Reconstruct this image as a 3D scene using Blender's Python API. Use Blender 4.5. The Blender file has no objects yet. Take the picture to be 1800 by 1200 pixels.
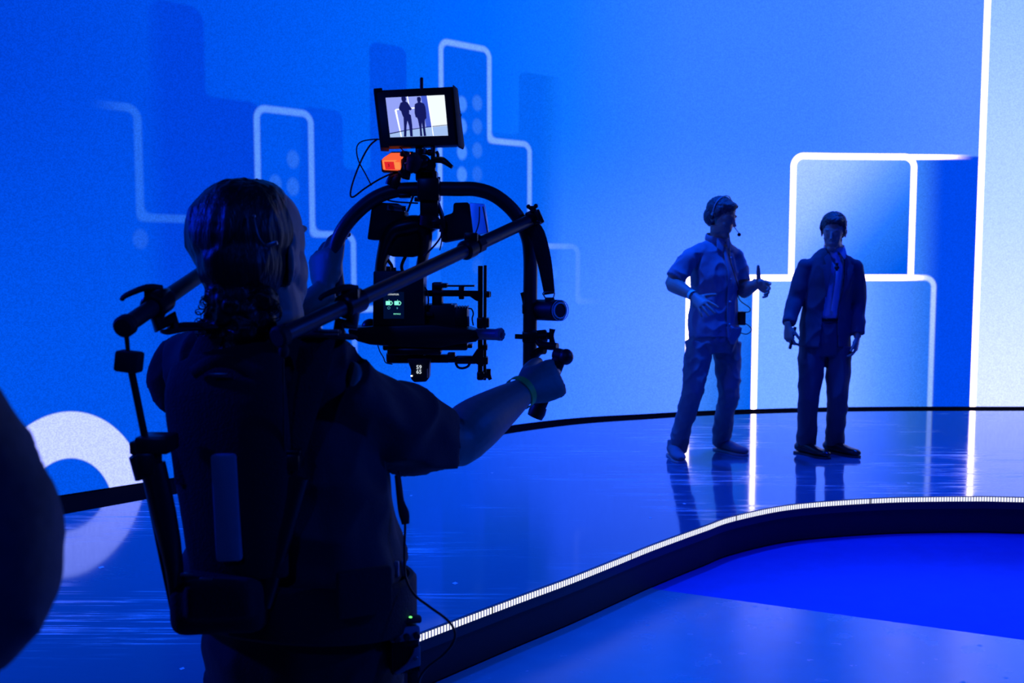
import bpy, bmesh, math, random
from mathutils import Vector, Matrix, Quaternion, noise
random.seed(7)
scene = bpy.context.scene
COL = scene.collection
PI = math.pi

# ------------------------------------------------------------ camera
CAM_Z, PITCH, FPX = 1.615, math.radians(4.57), 1750.0
cam_data = bpy.data.cameras.new('camera'); cam_data.sensor_width = 36.0; cam_data.lens = 35.0
cam_data.clip_start = 0.05; cam_data.clip_end = 100
cam_data.dof.use_dof = True; cam_data.dof.focus_distance = 3.2; cam_data.dof.aperture_fstop = 5.0
cam = bpy.data.objects.new('camera', cam_data); COL.objects.link(cam)
cam.location = (0, 0, CAM_Z); cam.rotation_euler = (PI/2 - PITCH, 0, 0)
scene.camera = cam
CP, SP = math.cos(PITCH), math.sin(PITCH)

def ray(px, py):
    u = (px-900)/FPX; v = (600-py)/FPX
    return Vector((u, CP + v*SP, -SP + v*CP))
def A(px, py, Y):                       # the point seen at (px,py) at world distance Y
    d = ray(px, py); return Vector((0, 0, CAM_Z)) + d*(Y/d.y)
def onz(px, py, z):                     # the point seen at (px,py) on the level z
    d = ray(px, py); return Vector((0, 0, CAM_Z)) + d*((z-CAM_Z)/d.z)
def R(px, Y): return px/FPX*Y           # a length of px pixels at distance Y

# ------------------------------------------------------------ world, lights, exposure
scene.view_settings.view_transform = 'Standard'; scene.view_settings.look = 'None'
scene.view_settings.exposure = 0.0; scene.view_settings.gamma = 1.0; scene.view_settings.use_curve_mapping = False
w = bpy.data.worlds.new('dark_hall'); scene.world = w; w.use_nodes = True
w.node_tree.nodes['Background'].inputs[0].default_value = (0.0, 0.012, 0.10, 1)
w.node_tree.nodes['Background'].inputs[1].default_value = 0.22
def spot(name, loc, target, power, col, size, blend=0.6, rad=0.15):
    l = bpy.data.lights.new(name, 'SPOT'); l.energy = power; l.color = col
    l.spot_size = math.radians(size); l.spot_blend = blend; l.shadow_soft_size = rad
    o = bpy.data.objects.new(name, l); COL.objects.link(o); o.location = loc
    o.rotation_euler = (Vector(target)-Vector(loc)).to_track_quat('-Z', 'Y').to_euler()
    return o
BLUE = (0.0, 0.08, 1.0)
VIO = (0.06, 0.09, 1.0)
spot('stage_spot', (-5.5, 2.2, 5.6), (1.2, 7.0, 1.0), 560, VIO, 30)
spot('stage_spot', (3.5, 1.0, 6.0), (1.9, 7.6, 0.4), 110, BLUE, 40)
spot('stage_wash', (-2.9, 4.7, 6.5), (-2.9, 4.5, 0.2), 2200, BLUE, 58, 0.9)
spot('stage_wash', (0.5, 6.4, 6.5), (0.5, 6.2, 0.2), 2000, BLUE, 62, 0.9)
spot('stage_wash', (3.4, 8.0, 6.5), (3.4, 7.6, 0.2), 900, BLUE, 62, 0.9)
spot('floor_wash', (3.4, 4.9, 6.0), (3.2, 4.4, 0.0), 1150, (0.0, 0.02, 1.0), 80, 0.8)
spot('floor_wash', (3.6, 5.6, 6.0), (2.1, 3.1, 0.0), 3200, (0.0, 0.16, 1.0), 42, 0.6)
spot('fill_spot', (-5.0, 2.5, 3.3), (-0.6, 1.9, 1.3), 620, (0.0, 0.02, 1.0), 32, 0.6)  # unseen spot added on the left to edge the operator in blue
spot('fill_spot', (-2.5, -4.5, 5.5), (-0.4, 1.8, 1.0), 240, (0.0, 0.07, 1.0), 30, 0.7)  # unseen fill added behind the camera, lifts the operator's dark back
spot('side_spot', (4.6, 1.4, 3.6), (-0.2, 2.0, 1.2), 300, (0.0, 0.06, 1.0), 24, 0.7)  # unseen spot added on the right, brightens the operator's arm and side

# ------------------------------------------------------------ materials
def srgb(r, g, b):
    f = lambda c: (c/255/12.92) if c <= 10.3 else ((c/255+0.055)/1.055)**2.4
    return (f(r), f(g), f(b), 1.0)
class NT:
    def __init__(s, name):
        s.m = bpy.data.materials.new(name); s.m.use_nodes = True
        s.t = s.m.node_tree; s.t.nodes.clear()
        s.out = s.t.nodes.new('ShaderNodeOutputMaterial')
    def n(s, typ, **kw):
        nd = s.t.nodes.new(typ)
        for k, v in kw.items(): setattr(nd, k, v)
        return nd
    def link(s, a, b): s.t.links.new(a, b)
    def put(s, inp, v):
        if isinstance(v, E): s.link(v.s, inp)
        elif isinstance(v, bpy.types.NodeSocket): s.link(v, inp)
        else: inp.default_value = v
    def math(s, op, a, b=None, c=None):
        nd = s.n('ShaderNodeMath', operation=op)
        s.put(nd.inputs[0], a)
        if b is not None: s.put(nd.inputs[1], b)
        if c is not None: s.put(nd.inputs[2], c)
        return E(s, nd.outputs[0])
    def mix(s, f, a, b):
        nd = s.n('ShaderNodeMix', data_type='RGBA')
        s.put(nd.inputs[0], f); s.put(nd.inputs[6], a); s.put(nd.inputs[7], b)
        return nd.outputs[2]
    def ramp(s, f, stops, interp='LINEAR'):
        nd = s.n('ShaderNodeValToRGB'); nd.color_ramp.interpolation = interp
        el = nd.color_ramp.elements
        while len(el) < len(stops): el.new(0.5)
        for e, (p, c) in zip(el, stops): e.position = p; e.color = c
        s.put(nd.inputs[0], f); return nd.outputs[0]
class E:
    def __init__(s, nt, sock): s.nt, s.s = nt, sock
    def __add__(s, o): return s.nt.math('ADD', s, o)
    def __radd__(s, o): return s.nt.math('ADD', o, s)
    def __sub__(s, o): return s.nt.math('SUBTRACT', s, o)
    def __rsub__(s, o): return s.nt.math('SUBTRACT', o, s)
    def __mul__(s, o): return s.nt.math('MULTIPLY', s, o)
    __rmul__ = __mul__
    def __truediv__(s, o): return s.nt.math('DIVIDE', s, o)
    def abs(s): return s.nt.math('ABSOLUTE', s)
    def max(s, o): return s.nt.math('MAXIMUM', s, o)
    def min(s, o): return s.nt.math('MINIMUM', s, o)
    def smin(s, o, k): return s.nt.math('SMOOTH_MIN', s, o, k)
    def sqrt(s): return s.nt.math('SQRT', s)
    def floor(s): return s.nt.math('FLOOR', s)
    def step(s, a, b):                  # 0 at a -> 1 at b, smooth
        nd = s.nt.n('ShaderNodeMapRange', interpolation_type='SMOOTHSTEP')
        s.nt.put(nd.inputs[0], s)
        if a < b:
            nd.inputs[1].default_value = a; nd.inputs[2].default_value = b
            nd.inputs[3].default_value = 0; nd.inputs[4].default_value = 1
        else:
            nd.inputs[1].default_value = b; nd.inputs[2].default_value = a
            nd.inputs[3].default_value = 1; nd.inputs[4].default_value = 0
        return E(s.nt, nd.outputs[0])

def pbr(name, col, rough=0.6, metal=0.0, bump=0.0, bscale=60, var=0.0, spec=0.5, rvar=0.0, emis=None, estr=0.0, sheen=0.0, stretch=None):
    nt = NT(name); b = nt.n('ShaderNodeBsdfPrincipled')
    b.inputs['Roughness'].default_value = rough; b.inputs['Metallic'].default_value = metal
    b.inputs['Specular IOR Level'].default_value = spec
    if sheen: b.inputs['Sheen Weight'].default_value = sheen
    tc = nt.n('ShaderNodeTexCoord'); mp = nt.n('ShaderNodeMapping')
    nt.link(tc.outputs['Object'], mp.inputs[0])
    if stretch: mp.inputs['Scale'].default_value = stretch
    nz = nt.n('ShaderNodeTexNoise'); nz.inputs['Scale'].default_value = bscale; nz.inputs['Detail'].default_value = 5
    nt.link(mp.outputs[0], nz.inputs['Vector'])
    c = (*col[:3], 1)
    if var:
        d = tuple(x*(1-var) for x in col[:3])+(1,); l = tuple(min(1, x*(1+var)) for x in col[:3])+(1,)
        nt.put(b.inputs['Base Color'], nt.mix(nz.outputs[0], d, l))
    else:
        b.inputs['Base Color'].default_value = c
        if not bump: nt.put(b.inputs['Base Color'], nt.mix(nz.outputs[0], c, tuple(x*0.85 for x in c[:3])+(1,)))
    if rvar: nt.put(b.inputs['Roughness'], (E(nt, nz.outputs[0])-0.5)*rvar*2+rough)
    if bump:
        bp = nt.n('ShaderNodeBump'); bp.inputs['Strength'].default_value = bump; bp.inputs['Distance'].default_value = 0.004
        nt.link(nz.outputs[0], bp.inputs['Height']); nt.link(bp.outputs[0], b.inputs['Normal'])
    if emis: b.inputs['Emission Color'].default_value = emis; b.inputs['Emission Strength'].default_value = estr
    nt.link(b.outputs[0], nt.out.inputs[0])
    return nt.m
def glow(name, col, strength=1.0):
    nt = NT(name); e = nt.n('ShaderNodeEmission')
    e.inputs[0].default_value = col; e.inputs[1].default_value = strength
    nt.link(e.outputs[0], nt.out.inputs[0]); return nt.m

# ------------------------------------------------------------ object helpers
def tag(o, label=None, cat=None, group=None, kind=None):
    if label: o['label'] = label
    if cat: o['category'] = cat
    if group: o['group'] = group
    if kind: o['kind'] = kind
    return o
def thing(name, label, cat, loc, group=None):
    o = bpy.data.objects.new(name, None); COL.objects.link(o); o.location = loc
    o.empty_display_size = 0.1
    return tag(o, label, cat, group)
def link_mesh(name, me, mat, parent=None):
    o = bpy.data.objects.new(name, me); COL.objects.link(o)
    if mat:
        for m in (mat if isinstance(mat, (list, tuple)) else [mat]): me.materials.append(m)
    if parent:                           # vertices are written in world space: undo the parent's own place
        o.parent = parent
        pm = Matrix.Translation(world_loc(parent))
        me.transform(pm.inverted())
    return o
def world_loc(o):
    v = Vector((0, 0, 0))
    while o: v += o.location; o = o.parent
    return v
class MB:
    """collects closed shapes in world space into one mesh"""
    def __init__(s): s.bm = bmesh.new()
    def _apply(s, verts, M):
        bmesh.ops.transform(s.bm, matrix=M, verts=verts)
    def box(s, c, size, rot=None, bevel=0.0, seg=2):
        r = bmesh.ops.create_cube(s.bm, size=1.0); vs = r['verts']
        bmesh.ops.scale(s.bm, vec=Vector(size), verts=vs)
        if bevel:
            es = list({e for v in vs for e in v.link_edges})
            rb = bmesh.ops.bevel(s.bm, geom=es, offset=bevel, segments=seg, affect='EDGES', profile=0.5)
            vs = list({v for f in rb['faces'] for v in f.verts} | {v for v in vs if v.is_valid})
            st = list(vs); seen = set(vs)
            while st:
                v = st.pop()
                for e in v.link_edges:
                    o = e.other_vert(v)
                    if o not in seen: seen.add(o); st.append(o)
            vs = list(seen)
        M = Matrix.Translation(Vector(c))
        if rot is not None: M = M @ (rot.to_matrix().to_4x4() if isinstance(rot, Quaternion) else rot.to_4x4())
        s._apply(vs, M); return s
    def cyl(s, a, b, r, r2=None, n=24, bevel=0.0):
        a = Vector(a); b = Vector(b); d = b-a; r2 = r if r2 is None else r2
        q = d.to_track_quat('Z', 'Y')
        L = d.length
        prof = [(0, 0), (r-bevel, 0), (r, bevel), (r2, L-bevel), (r2-bevel, L), (0, L)] if bevel else [(0, 0), (r, 0), (r2, L), (0, L)]
        s.lathe(prof, a, q, n); return s
    def lathe(s, prof, o, q, n=24):
        rings = []
        for (r, z) in prof:
            if r <= 1e-7: rings.append([s.bm.verts.new(Vector(o)+q @ Vector((0, 0, z)))])
            else: rings.append([s.bm.verts.new(Vector(o)+q @ Vector((r*math.cos(2*PI*i/n), r*math.sin(2*PI*i/n), z))) for i in range(n)])
        for A_, B_ in zip(rings, rings[1:]):
            for i in range(n):
                j = (i+1) % n
                if len(A_) == 1 and len(B_) == 1: break
                if len(A_) == 1: s.bm.faces.new((A_[0], B_[j], B_[i]))
                elif len(B_) == 1: s.bm.faces.new((A_[i], A_[j], B_[0]))
                else: s.bm.faces.new((A_[i], A_[j], B_[j], B_[i]))
        return s
    def sphere(s, c, r, rot=None, u=20, v=14):
        if not hasattr(r, '__len__'): r = (r, r, r)
        res = bmesh.ops.create_uvsphere(s.bm, u_segments=u, v_segments=v, radius=1.0)
        M = Matrix.Translation(Vector(c))
        if rot is not None: M = M @ rot.to_matrix().to_4x4() if isinstance(rot, Quaternion) else M @ rot.to_4x4()
        M = M @ Matrix.Diagonal((*r, 1)); s._apply(res['verts'], M); return s
    def tube(s, pts, rad, n=16, smooth=0, ref=None, closed=False, cap=True):
        """swept tube; rad = number or list of r or (rx, ry); rx runs along ref"""
        pts = [Vector(p) for p in pts]
        if not isinstance(rad, (list,)): rad = [rad]*len(pts)
        rad = [(r, r) if not hasattr(r, '__len__') else tuple(r) for r in rad]
        if smooth: pts, rad = catmull(pts, rad, smooth, closed)
        m = len(pts); rings = []
        up = Vector(ref) if ref is not None else None
        prevx = None
        for i, p in enumerate(pts):
            if closed: t = (pts[(i+1) % m]-pts[(i-1) % m])
            else: t = pts[min(i+1, m-1)]-pts[max(i-1, 0)]
            t = t.normalized() if t.length > 1e-9 else Vector((0, 0, 1))
            if up is not None: x = up - t*up.dot(t)
            elif prevx is not None: x = prevx - t*prevx.dot(t)
            else:
                g = Vector((0, 0, 1)) if abs(t.z) < 0.9 else Vector((1, 0, 0)); x = g.cross(t)
            if x.length < 1e-6: x = prevx if prevx is not None else t.orthogonal()
            x.normalize(); prevx = x; y = t.cross(x)
            rx, ry = rad[i]
            rings.append([s.bm.verts.new(p + x*rx*math.cos(2*PI*k/n) + y*ry*math.sin(2*PI*k/n)) for k in range(n)])
        rr = list(zip(rings, rings[1:]))
        if closed: rr.append((rings[-1], rings[0]))
        for a, b in rr:
            for k in range(n): s.bm.faces.new((a[k], a[(k+1) % n], b[(k+1) % n], b[k]))
        if not closed and cap:
            s.bm.faces.new(list(reversed(rings[0]))); s.bm.faces.new(rings[-1])
        return s
    def prism(s, poly, depth_vec):
        """closed slab from a list of world points swept by depth_vec"""
        a = [s.bm.verts.new(Vector(p)) for p in poly]; b = [s.bm.verts.new(Vector(p)+Vector(depth_vec)) for p in poly]
        n = len(a); s.bm.faces.new(a); s.bm.faces.new(list(reversed(b)))
        for i in range(n): s.bm.faces.new((a[i], b[i], b[(i+1) % n], a[(i+1) % n]))
        return s
    def build(s, name, mat, parent=None, smooth=True, bevel=0.0, voxel=0.0, relax=0, wrinkle=None, angle=40, seg=2):
        bmesh.ops.recalc_face_normals(s.bm, faces=s.bm.faces)
        me = bpy.data.meshes.new(name); s.bm.to_mesh(me); s.bm.free()
        if voxel or bevel:
            tmp = bpy.data.objects.new('tmp', me); COL.objects.link(tmp)
            if bevel:
                m = tmp.modifiers.new('b', 'BEVEL'); m.width = bevel; m.segments = seg; m.limit_method = 'ANGLE'; m.angle_limit = math.radians(35)
            if voxel:
                m = tmp.modifiers.new('r', 'REMESH'); m.mode = 'VOXEL'; m.voxel_size = voxel; m.use_smooth_shade = True
            if relax:
                m = tmp.modifiers.new('s', 'SMOOTH'); m.factor = 0.5; m.iterations = relax
            dg = bpy.context.evaluated_depsgraph_get()
            me2 = bpy.data.meshes.new_from_object(tmp.evaluated_get(dg), depsgraph=dg)
            bpy.data.objects.remove(tmp); bpy.data.meshes.remove(me); me = me2; me.name = name
        if wrinkle: wrinkle(me)
        o = link_mesh(name, me, mat, parent)
        if smooth:
            me.polygons.foreach_set('use_smooth', [True]*len(me.polygons))
            if not voxel:
                try: me.set_sharp_from_angle(angle=math.radians(angle))
                except Exception: pass
        me.update()
        return o
def catmull(pts, rad, k, closed=False):
    P = []; Q = []; m = len(pts)
    segs = m if closed else m-1
    for i in range(segs):
        if closed: a, b, c, d = (i-1) % m, i, (i+1) % m, (i+2) % m
        else: a, b, c, d = max(i-1, 0), i, i+1, min(i+2, m-1)
        for j in range(k):
            t = j/k
            f = lambda p0, p1, p2, p3: 0.5*((2*p1)+(p2-p0)*t+(2*p0-5*p1+4*p2-p3)*t*t+(3*p1-p0-3*p2+p3)*t**3)
            P.append(f(pts[a], pts[b], pts[c], pts[d]))
            Q.append(tuple(max(1e-4, f(rad[a][e], rad[b][e], rad[c][e], rad[d][e])) for e in (0, 1)))
    if not closed: P.append(pts[-1]); Q.append(rad[-1])
    return P, Q
def folds(amp, scale, seed=0.0, stretch=(1, 1, 1), detail=True):
    """cloth creases pushed along the normals"""
    def f(me):
        off = Vector((seed*7.3, seed*3.1, seed*5.7))
        N = [v.normal.copy() for v in me.vertices]; C = [v.co.copy() for v in me.vertices]; out = []
        for c, nr in zip(C, N):
            p = Vector((c.x*stretch[0], c.y*stretch[1], c.z*stretch[2]))*scale + off
            n = (1-2*abs(noise.noise(p))); n = n*abs(n); n2 = noise.noise(p*2.3) if detail else 0
            out.extend(c + nr*amp*(0.7*n+0.35*n2-0.25))
        me.vertices.foreach_set('co', out); me.update()
    return f
def text_mesh(name, body, size, center, right, up, mat, parent, depth=0.0004):
    cu = bpy.data.curves.new(name, 'FONT'); cu.body = body; cu.size = size; cu.align_x = 'CENTER'; cu.align_y = 'CENTER'
    cu.extrude = depth; cu.resolution_u = 2
    t = bpy.data.objects.new('tmp', cu); COL.objects.link(t)
    dg = bpy.context.evaluated_depsgraph_get()
    me = bpy.data.meshes.new_from_object(t.evaluated_get(dg)); bpy.data.objects.remove(t)
    r = Vector(right).normalized(); u = Vector(up); u = (u-r*u.dot(r)).normalized(); n = r.cross(u)
    M = Matrix(((r.x, u.x, n.x, center[0]), (r.y, u.y, n.y, center[1]), (r.z, u.z, n.z, center[2]), (0, 0, 0, 1)))
    me.transform(M); me.materials.clear()
    return link_mesh(name, me, mat, parent)

# ------------------------------------------------------------ the setting
STAGE = 0.225
def dense(pts, k=14):
    v = [Vector((p[0], p[1], 0)) for p in pts]
    P, _ = catmull(v, [(1, 1)]*len(v), k); return [Vector((p.x, p.y)) for p in P]
# foot of the screen (rear side of a dark gutter) and rear edge of the stage floor
w_px = [(82, 875), (303, 838), (920, 745), (1150, 727), (1325, 719.5), (1520, 715.5), (1800, 715)]
WB = [onz(px, py, STAGE) for px, py in w_px]
WB = [Vector((p.x, p.y)) for p in WB]
WB[4].y = max(WB[4].y, 9.25); 
d0 = (WB[1]-WB[0]).normalized(); d0 = (WB[2]-WB[0]).normalized()
WB[1] = WB[0] + d0*(WB[1]-WB[0]).length
WB = [WB[0]-d0*5.0, WB[0]-d0*2.0] + WB + [Vector((8.0, WB[-1].y+0.02)), Vector((11.0, WB[-1].y+0.02))]
WC = dense(WB)
def normals2(c):
    out = []
    for i in range(len(c)):
        t = (c[min(i+1, len(c)-1)]-c[max(i-1, 0)]).normalized(); out.append(Vector((t.y, -t.x)))
    return out
WN = normals2(WC)
WS = [0.0]
for a, b in zip(WC, WC[1:]): WS.append(WS[-1]+(b-a).length)
def sz(px, py):
    """arc length and height where the ray through (px,py) meets the screen"""
    d = ray(px, py)
    for i in range(len(WC)-1):
        a, b = WC[i], WC[i+1]; e = b-a
        den = d.x*e.y-d.y*e.x
        if abs(den) < 1e-9: continue
        t = (a.x*e.y-a.y*e.x)/den; q = (a.x*d.y-a.y*d.x)/den
        if t > 0 and -1e-6 <= q <= 1+1e-6: return WS[i]+q*e.length, CAM_Z+t*d.z
    raise ValueError((px, py))
SCREEN_TOP = 5.2

def screen_material():
    nt = NT('led_picture')
    uv = nt.n('ShaderNodeUVMap'); uv.uv_map = 'metres'
    sp = nt.n('ShaderNodeSeparateXYZ'); nt.link(uv.outputs[0], sp.inputs[0])
    S = E(nt, sp.outputs[0]); Z = E(nt, sp.outputs[1])
    def rbox(s0, s1, z0, z1, r):
        qx = (S-(s0+s1)/2).abs()-((s1-s0)/2-r); qz = (Z-(z0+z1)/2).abs()-((z1-z0)/2-r)
        mx = qx.max(0.0); mz = qz.max(0.0)
        return (mx*mx+mz*mz).sqrt()+qx.max(qz).min(0.0)-r
    def pbox(x0, x1, y0, y1=None, r=0.07, yr=None):
        """box by pixel edges; the top edge is read at its middle"""
        ym = y0 if yr is None else yr
        s0 = sz(x0, ym)[0]; s1 = sz(x1, ym)[0]; zt = sz((x0+x1)/2, y0)[1]
        zb = -1.5 if y1 is None else sz((x0+x1)/2, y1)[1]
        return rbox(s0, s1, zb, zt, r)
    smax = WS[-1]
    def c(px, col, py=450): return (sz(px, py)[0]/smax, srgb(*col))
    base_hi = nt.ramp(S/smax, [c(5, (0, 68, 222)), c(300, (0, 78, 232)), c(600, (0, 92, 246)), c(850, (0, 104, 250)), c(1000, (16, 116, 250)), c(1200, (52, 126, 250)), c(1450, (62, 130, 250)), c(1700, (84, 142, 252))])
    base_lo = nt.ramp(S/smax, [c(5, (0, 84, 236)), c(300, (0, 84, 236)), c(600, (0, 96, 248)), c(820, (18, 108, 252)), c(980, (62, 132, 254)), c(1200, (92, 150, 254)), c(1450, (98, 155, 255)), c(1700, (115, 165, 255))])
    col = nt.mix(Z.step(2.9, 0.9), base_hi, base_lo)
    AA = 0.012
    def fill(col, d, c_, f=1.0, aa=AA):
        m = d.step(aa, -aa)
        if isinstance(f, E) or f != 1.0: m = m*f
        return nt.mix(m, col, c_)
    def stroke(col, d, w_, c_, f=1.0, aa=AA):
        m = (d.abs()-w_/2).step(aa, -aa)
        if isinstance(f, E) or f != 1.0: m = m*f
        return nt.mix(m, col, c_)
    # darker skyline blocks, left
    k = 0.08
    fade = Z.step(0.5, 1.9)
    big = pbox(258, 357, 5, None, 0.10).smin(pbox(200, 456, 165, None, 0.08), k)
    col = fill(col, big, srgb(0, 66, 222), (S.step(sz(235, 200)[0], sz(300, 200)[0]))*fade*0.95, 0.014)
    b2 = pbox(528, 602, 191, None).smin(pbox(649, 714, 78, None), 0.001).smin(pbox(528, 714, 298, None), k)
    col = fill(col, b2, srgb(0, 76, 232), fade*0.9)
    b3 = pbox(912, 988, 131, None).smin(pbox(850, 988, 238, None), k)
    col = fill(col, b3, srgb(4, 98, 246), fade*0.95*S.step(sz(1000, 200)[0], sz(940, 200)[0]))
    # dots
    for (x, y, f) in [(515, 280, .55), (484, 323, .55), (515, 328, .55), (247, 420, .16), (746, 480, .35), (972, 480, .25), (838, 468, .35)]:
        s0, z0 = sz(x, y)
        dx = (S-s0)*1.25; dz = Z-z0
        d = (dx*dx+dz*dz).sqrt()-0.060
        col = fill(col, d, srgb(70, 145, 255), f, 0.018)
    # outlines
    oA = pbox(451, 546, 195, None).smin(pbox(451, 621, 411, None), k)
    col = fill(col, oA, srgb(0, 82, 236), fade*0.5)
    col = stroke(col, oA, 0.045, srgb(92, 152, 255), Z.step(0.5, 1.2)*0.92)
    oB = pbox(775, 860, 80, None).smin(pbox(775, 931, 246, None), k)
    col = fill(col, oB, srgb(0, 88, 242), fade*0.7)
    for (x, y, f) in [(812, 183, .7), (812, 222, .8), (812, 267, .8), (812, 307, .75), (839, 181, .35), (839, 222, .3), (839, 264, .3), (839, 306, .2)]:
        s0, z0 = sz(x, y); dx = (S-s0)*1.2; dz = Z-z0
        col = fill(col, (dx*dx+dz*dz).sqrt()-0.060, srgb(78, 148, 255), f, 0.018)
    lowB = pbox(689, 1016, 431, None).smin(pbox(560, 1140, 535, None), k)
    fB = S.step(sz(1075, 450)[0], sz(900, 450)[0])
    oBB = oB.smin(lowB, k)
    col = stroke(col, oBB, 0.045, srgb(120, 172, 255), fB*0.9*Z.step(0.35, 1.0))
    oC = pbox(120, 241, 184, None).smin(pbox(120, 420, 383, None), k)
    col = stroke(col, oC, 0.05, srgb(50, 125, 250), 0.5*S.step(sz(150, 200)[0], sz(240, 200)[0])*Z.step(0.8, 1.6))
    # ring
    s0, z0 = sz(120, 907); sr, _ = sz(258, 840); _, zt = sz(120, 723)
    ro = zt-z0; ri = sz(120, 805)[1]-z0
    dx = (S-s0)*(ro/(sr-s0)); dz = Z-z0
    rr = (dx*dx+dz*dz).sqrt()
    col = fill(col, (rr-(ro+ri)/2).abs()-(ro-ri)/2, srgb(200, 215, 255), 1.0, 0.008)
    # right hand boxes
    deep = srgb(0, 72, 236)
    dpanel = pbox(1500, 1722, 275, None, 0.01, yr=400)
    col = fill(col, dpanel, nt.mix(S.step(sz(1600, 400)[0], sz(1660, 400)[0]), srgb(60, 132, 250), deep))
    dl = pbox(1208, 1330, 490, None, 0.01, yr=600)
    col = fill(col, dl, nt.mix((S-Z*0.15).step(sz(1215, 500)[0]-0.3, sz(1330, 500)[0]), srgb(70, 140, 252), srgb(0, 98, 242)))
    box1 = pbox(1393, 1604, 275, None, 0.10, yr=380)
    s1, z1 = sz(1400, 290); s2, z2 = sz(1600, 480)
    dgl = ((S-s1)/(s2-s1)*0.75+(z1-Z)/(z1-z2)*0.55)
    g1 = nt.ramp(dgl*0.7, [(0.0, srgb(170, 205, 255)), (0.22, srgb(150, 192, 255)), (0.45, srgb(90, 152, 255)), (0.62, srgb(40, 120, 250)), (0.85, srgb(0, 92, 238))])
    col = fill(col, box1, g1)
    s3 = sz(1330, 600)[0]; s4 = sz(1640, 600)[0]
    g2 = nt.ramp((S-s3)/(s4-s3), [(0.0, srgb(118, 176, 255)), (0.5, srgb(124, 178, 255)), (0.72, srgb(84, 148, 254)), (1.0, srgb(30, 110, 244))])
    box2 = pbox(1327, 1638, 488, None, 0.09, yr=600)
    W = (1.0, 1.0, 1.0, 1); Wd = srgb(150, 190, 255)
    WH = nt.n('ShaderNodeRGB'); WH.outputs[0].default_value = (7.0, 5.4, 4.8, 1); WHc = WH.outputs[0]
    col = stroke(col, box1, 0.046, WHc)
    # fading rule on top of the deep panel
    zt = sz(1660, 276)[1]
    col = nt.mix(((Z-zt).abs()).step(0.03, 0.012)*(S.step(sz(1712, 276)[0], sz(1590, 276)[0]))*S.step(sz(1580, 276)[0], sz(1600, 276)[0]), col, WHc)
    col = fill(col, box2, g2)
    # below the shelf line everything left of the lower box stays the blue column
    dl2 = pbox(1208, 1327, 488, None, 0.01, yr=600)
    box2f = Z.step(0.2, 1.55)*0.6+0.25
    edge = S.step(sz(1560, 600)[0], sz(1632, 600)[0])
    c2 = nt.mix(edge, WHc, nt.mix(box2f, srgb(120, 172, 250), srgb(190, 214, 255)))
    col = stroke(col, box2, 0.048, c2)
    zl = sz(1326, 488)[1]
    col = nt.mix((Z-zl).abs().step(0.032, 0.016)*S.step(sz(1209, 488)[0], sz(1212, 488)[0])*S.step(sz(1345, 488)[0], sz(1335, 488)[0]), col, WHc)
    sv = sz(1209, 600)[0]
    col = nt.mix((S-sv).abs().step(0.03, 0.015)*Z.step(zl+0.02, zl), col, WHc)
    # bright panel, far right
    sp_ = sz(1714, 600)[0]
    g3 = nt.ramp(Z/SCREEN_TOP, [(0.0, srgb(228, 242, 255)), (0.12, srgb(222, 240, 255)), (0.4, srgb(188, 220, 255)), (0.75, srgb(150, 195, 255)), (1.0, srgb(130, 180, 255))])
    col = nt.mix(S.step(sp_-0.004, sp_+0.004), col, g3)
    col = nt.mix((S-sp_).abs().step(0.034, 0.018), col, WHc)
    # diode grain
    cell = nt.n('ShaderNodeCombineXYZ'); 
    nt.put(cell.inputs[0], (S*150.0).floor()); nt.put(cell.inputs[1], (Z*150.0).floor())
    wn = nt.n('ShaderNodeTexWhiteNoise', noise_dimensions='2D'); nt.link(cell.outputs[0], wn.inputs['Vector'])
    sep = nt.n('ShaderNodeSeparateColor'); nt.link(col, sep.inputs[0])
    Bc = E(nt, sep.outputs[2]); cmb = nt.n('ShaderNodeCombineColor')
    nt.link(sep.outputs[0], cmb.inputs[0]); nt.link(sep.outputs[1], cmb.inputs[1])
    nt.put(cmb.inputs[2], Bc+((Bc-0.94).max(0.0)*18.0).min(1.1))       # the blue diodes run far brighter than the others
    e = nt.n('ShaderNodeEmission'); nt.link(cmb.outputs[0], e.inputs[0])
    nt.put(e.inputs[1], E(nt, wn.outputs[0])*0.30+0.85)
    nt.link(e.outputs[0], nt.out.inputs[0])
    return nt.m

def strip(name, inner, outer, z0, z1, mat, uv=None):
    pass
def build_screen():
    bm = bmesh.new(); uvl = bm.loops.layers.uv.new('metres')
    zs = [STAGE+0.004, 1.5, 3.0, SCREEN_TOP]; T = 0.12
    front = [[bm.verts.new((p.x, p.y, z)) for z in zs] for p in WC]
    back = [[bm.verts.new((p.x-n.x*T, p.y-n.y*T, z)) for z in zs] for p, n in zip(WC, WN)]
    for i in range(len(WC)-1):
        for j in range(len(zs)-1):
            f = bm.faces.new((front[i][j], front[i+1][j], front[i+1][j+1], front[i][j+1])); f.material_index = 0
            for l, (a, b) in zip(f.loops, ((i, j), (i+1, j), (i+1, j+1), (i, j+1))): l[uvl].uv = (WS[a], zs[b])
            f = bm.faces.new((back[i+1][j], back[i][j], back[i][j+1], back[i+1][j+1])); f.material_index = 1
        for j in (0, len(zs)-1):
            f = bm.faces.new((front[i][j], back[i][j], back[i+1][j], front[i+1][j])); f.material_index = 1
    me = bpy.data.meshes.new('led_screen'); bm.to_mesh(me); bm.free()
    o = link_mesh('wall_back', me, [screen_material(), pbr('cabinet_black', (.01, .01, .012), .6)])
    me.polygons.foreach_set('use_smooth', [p.material_index == 0 for p in me.polygons])
    tag(o, 'tall curved video wall behind the stage glowing with blue blocks and white outlines', 'wall', kind='structure')
build_screen()

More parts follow.
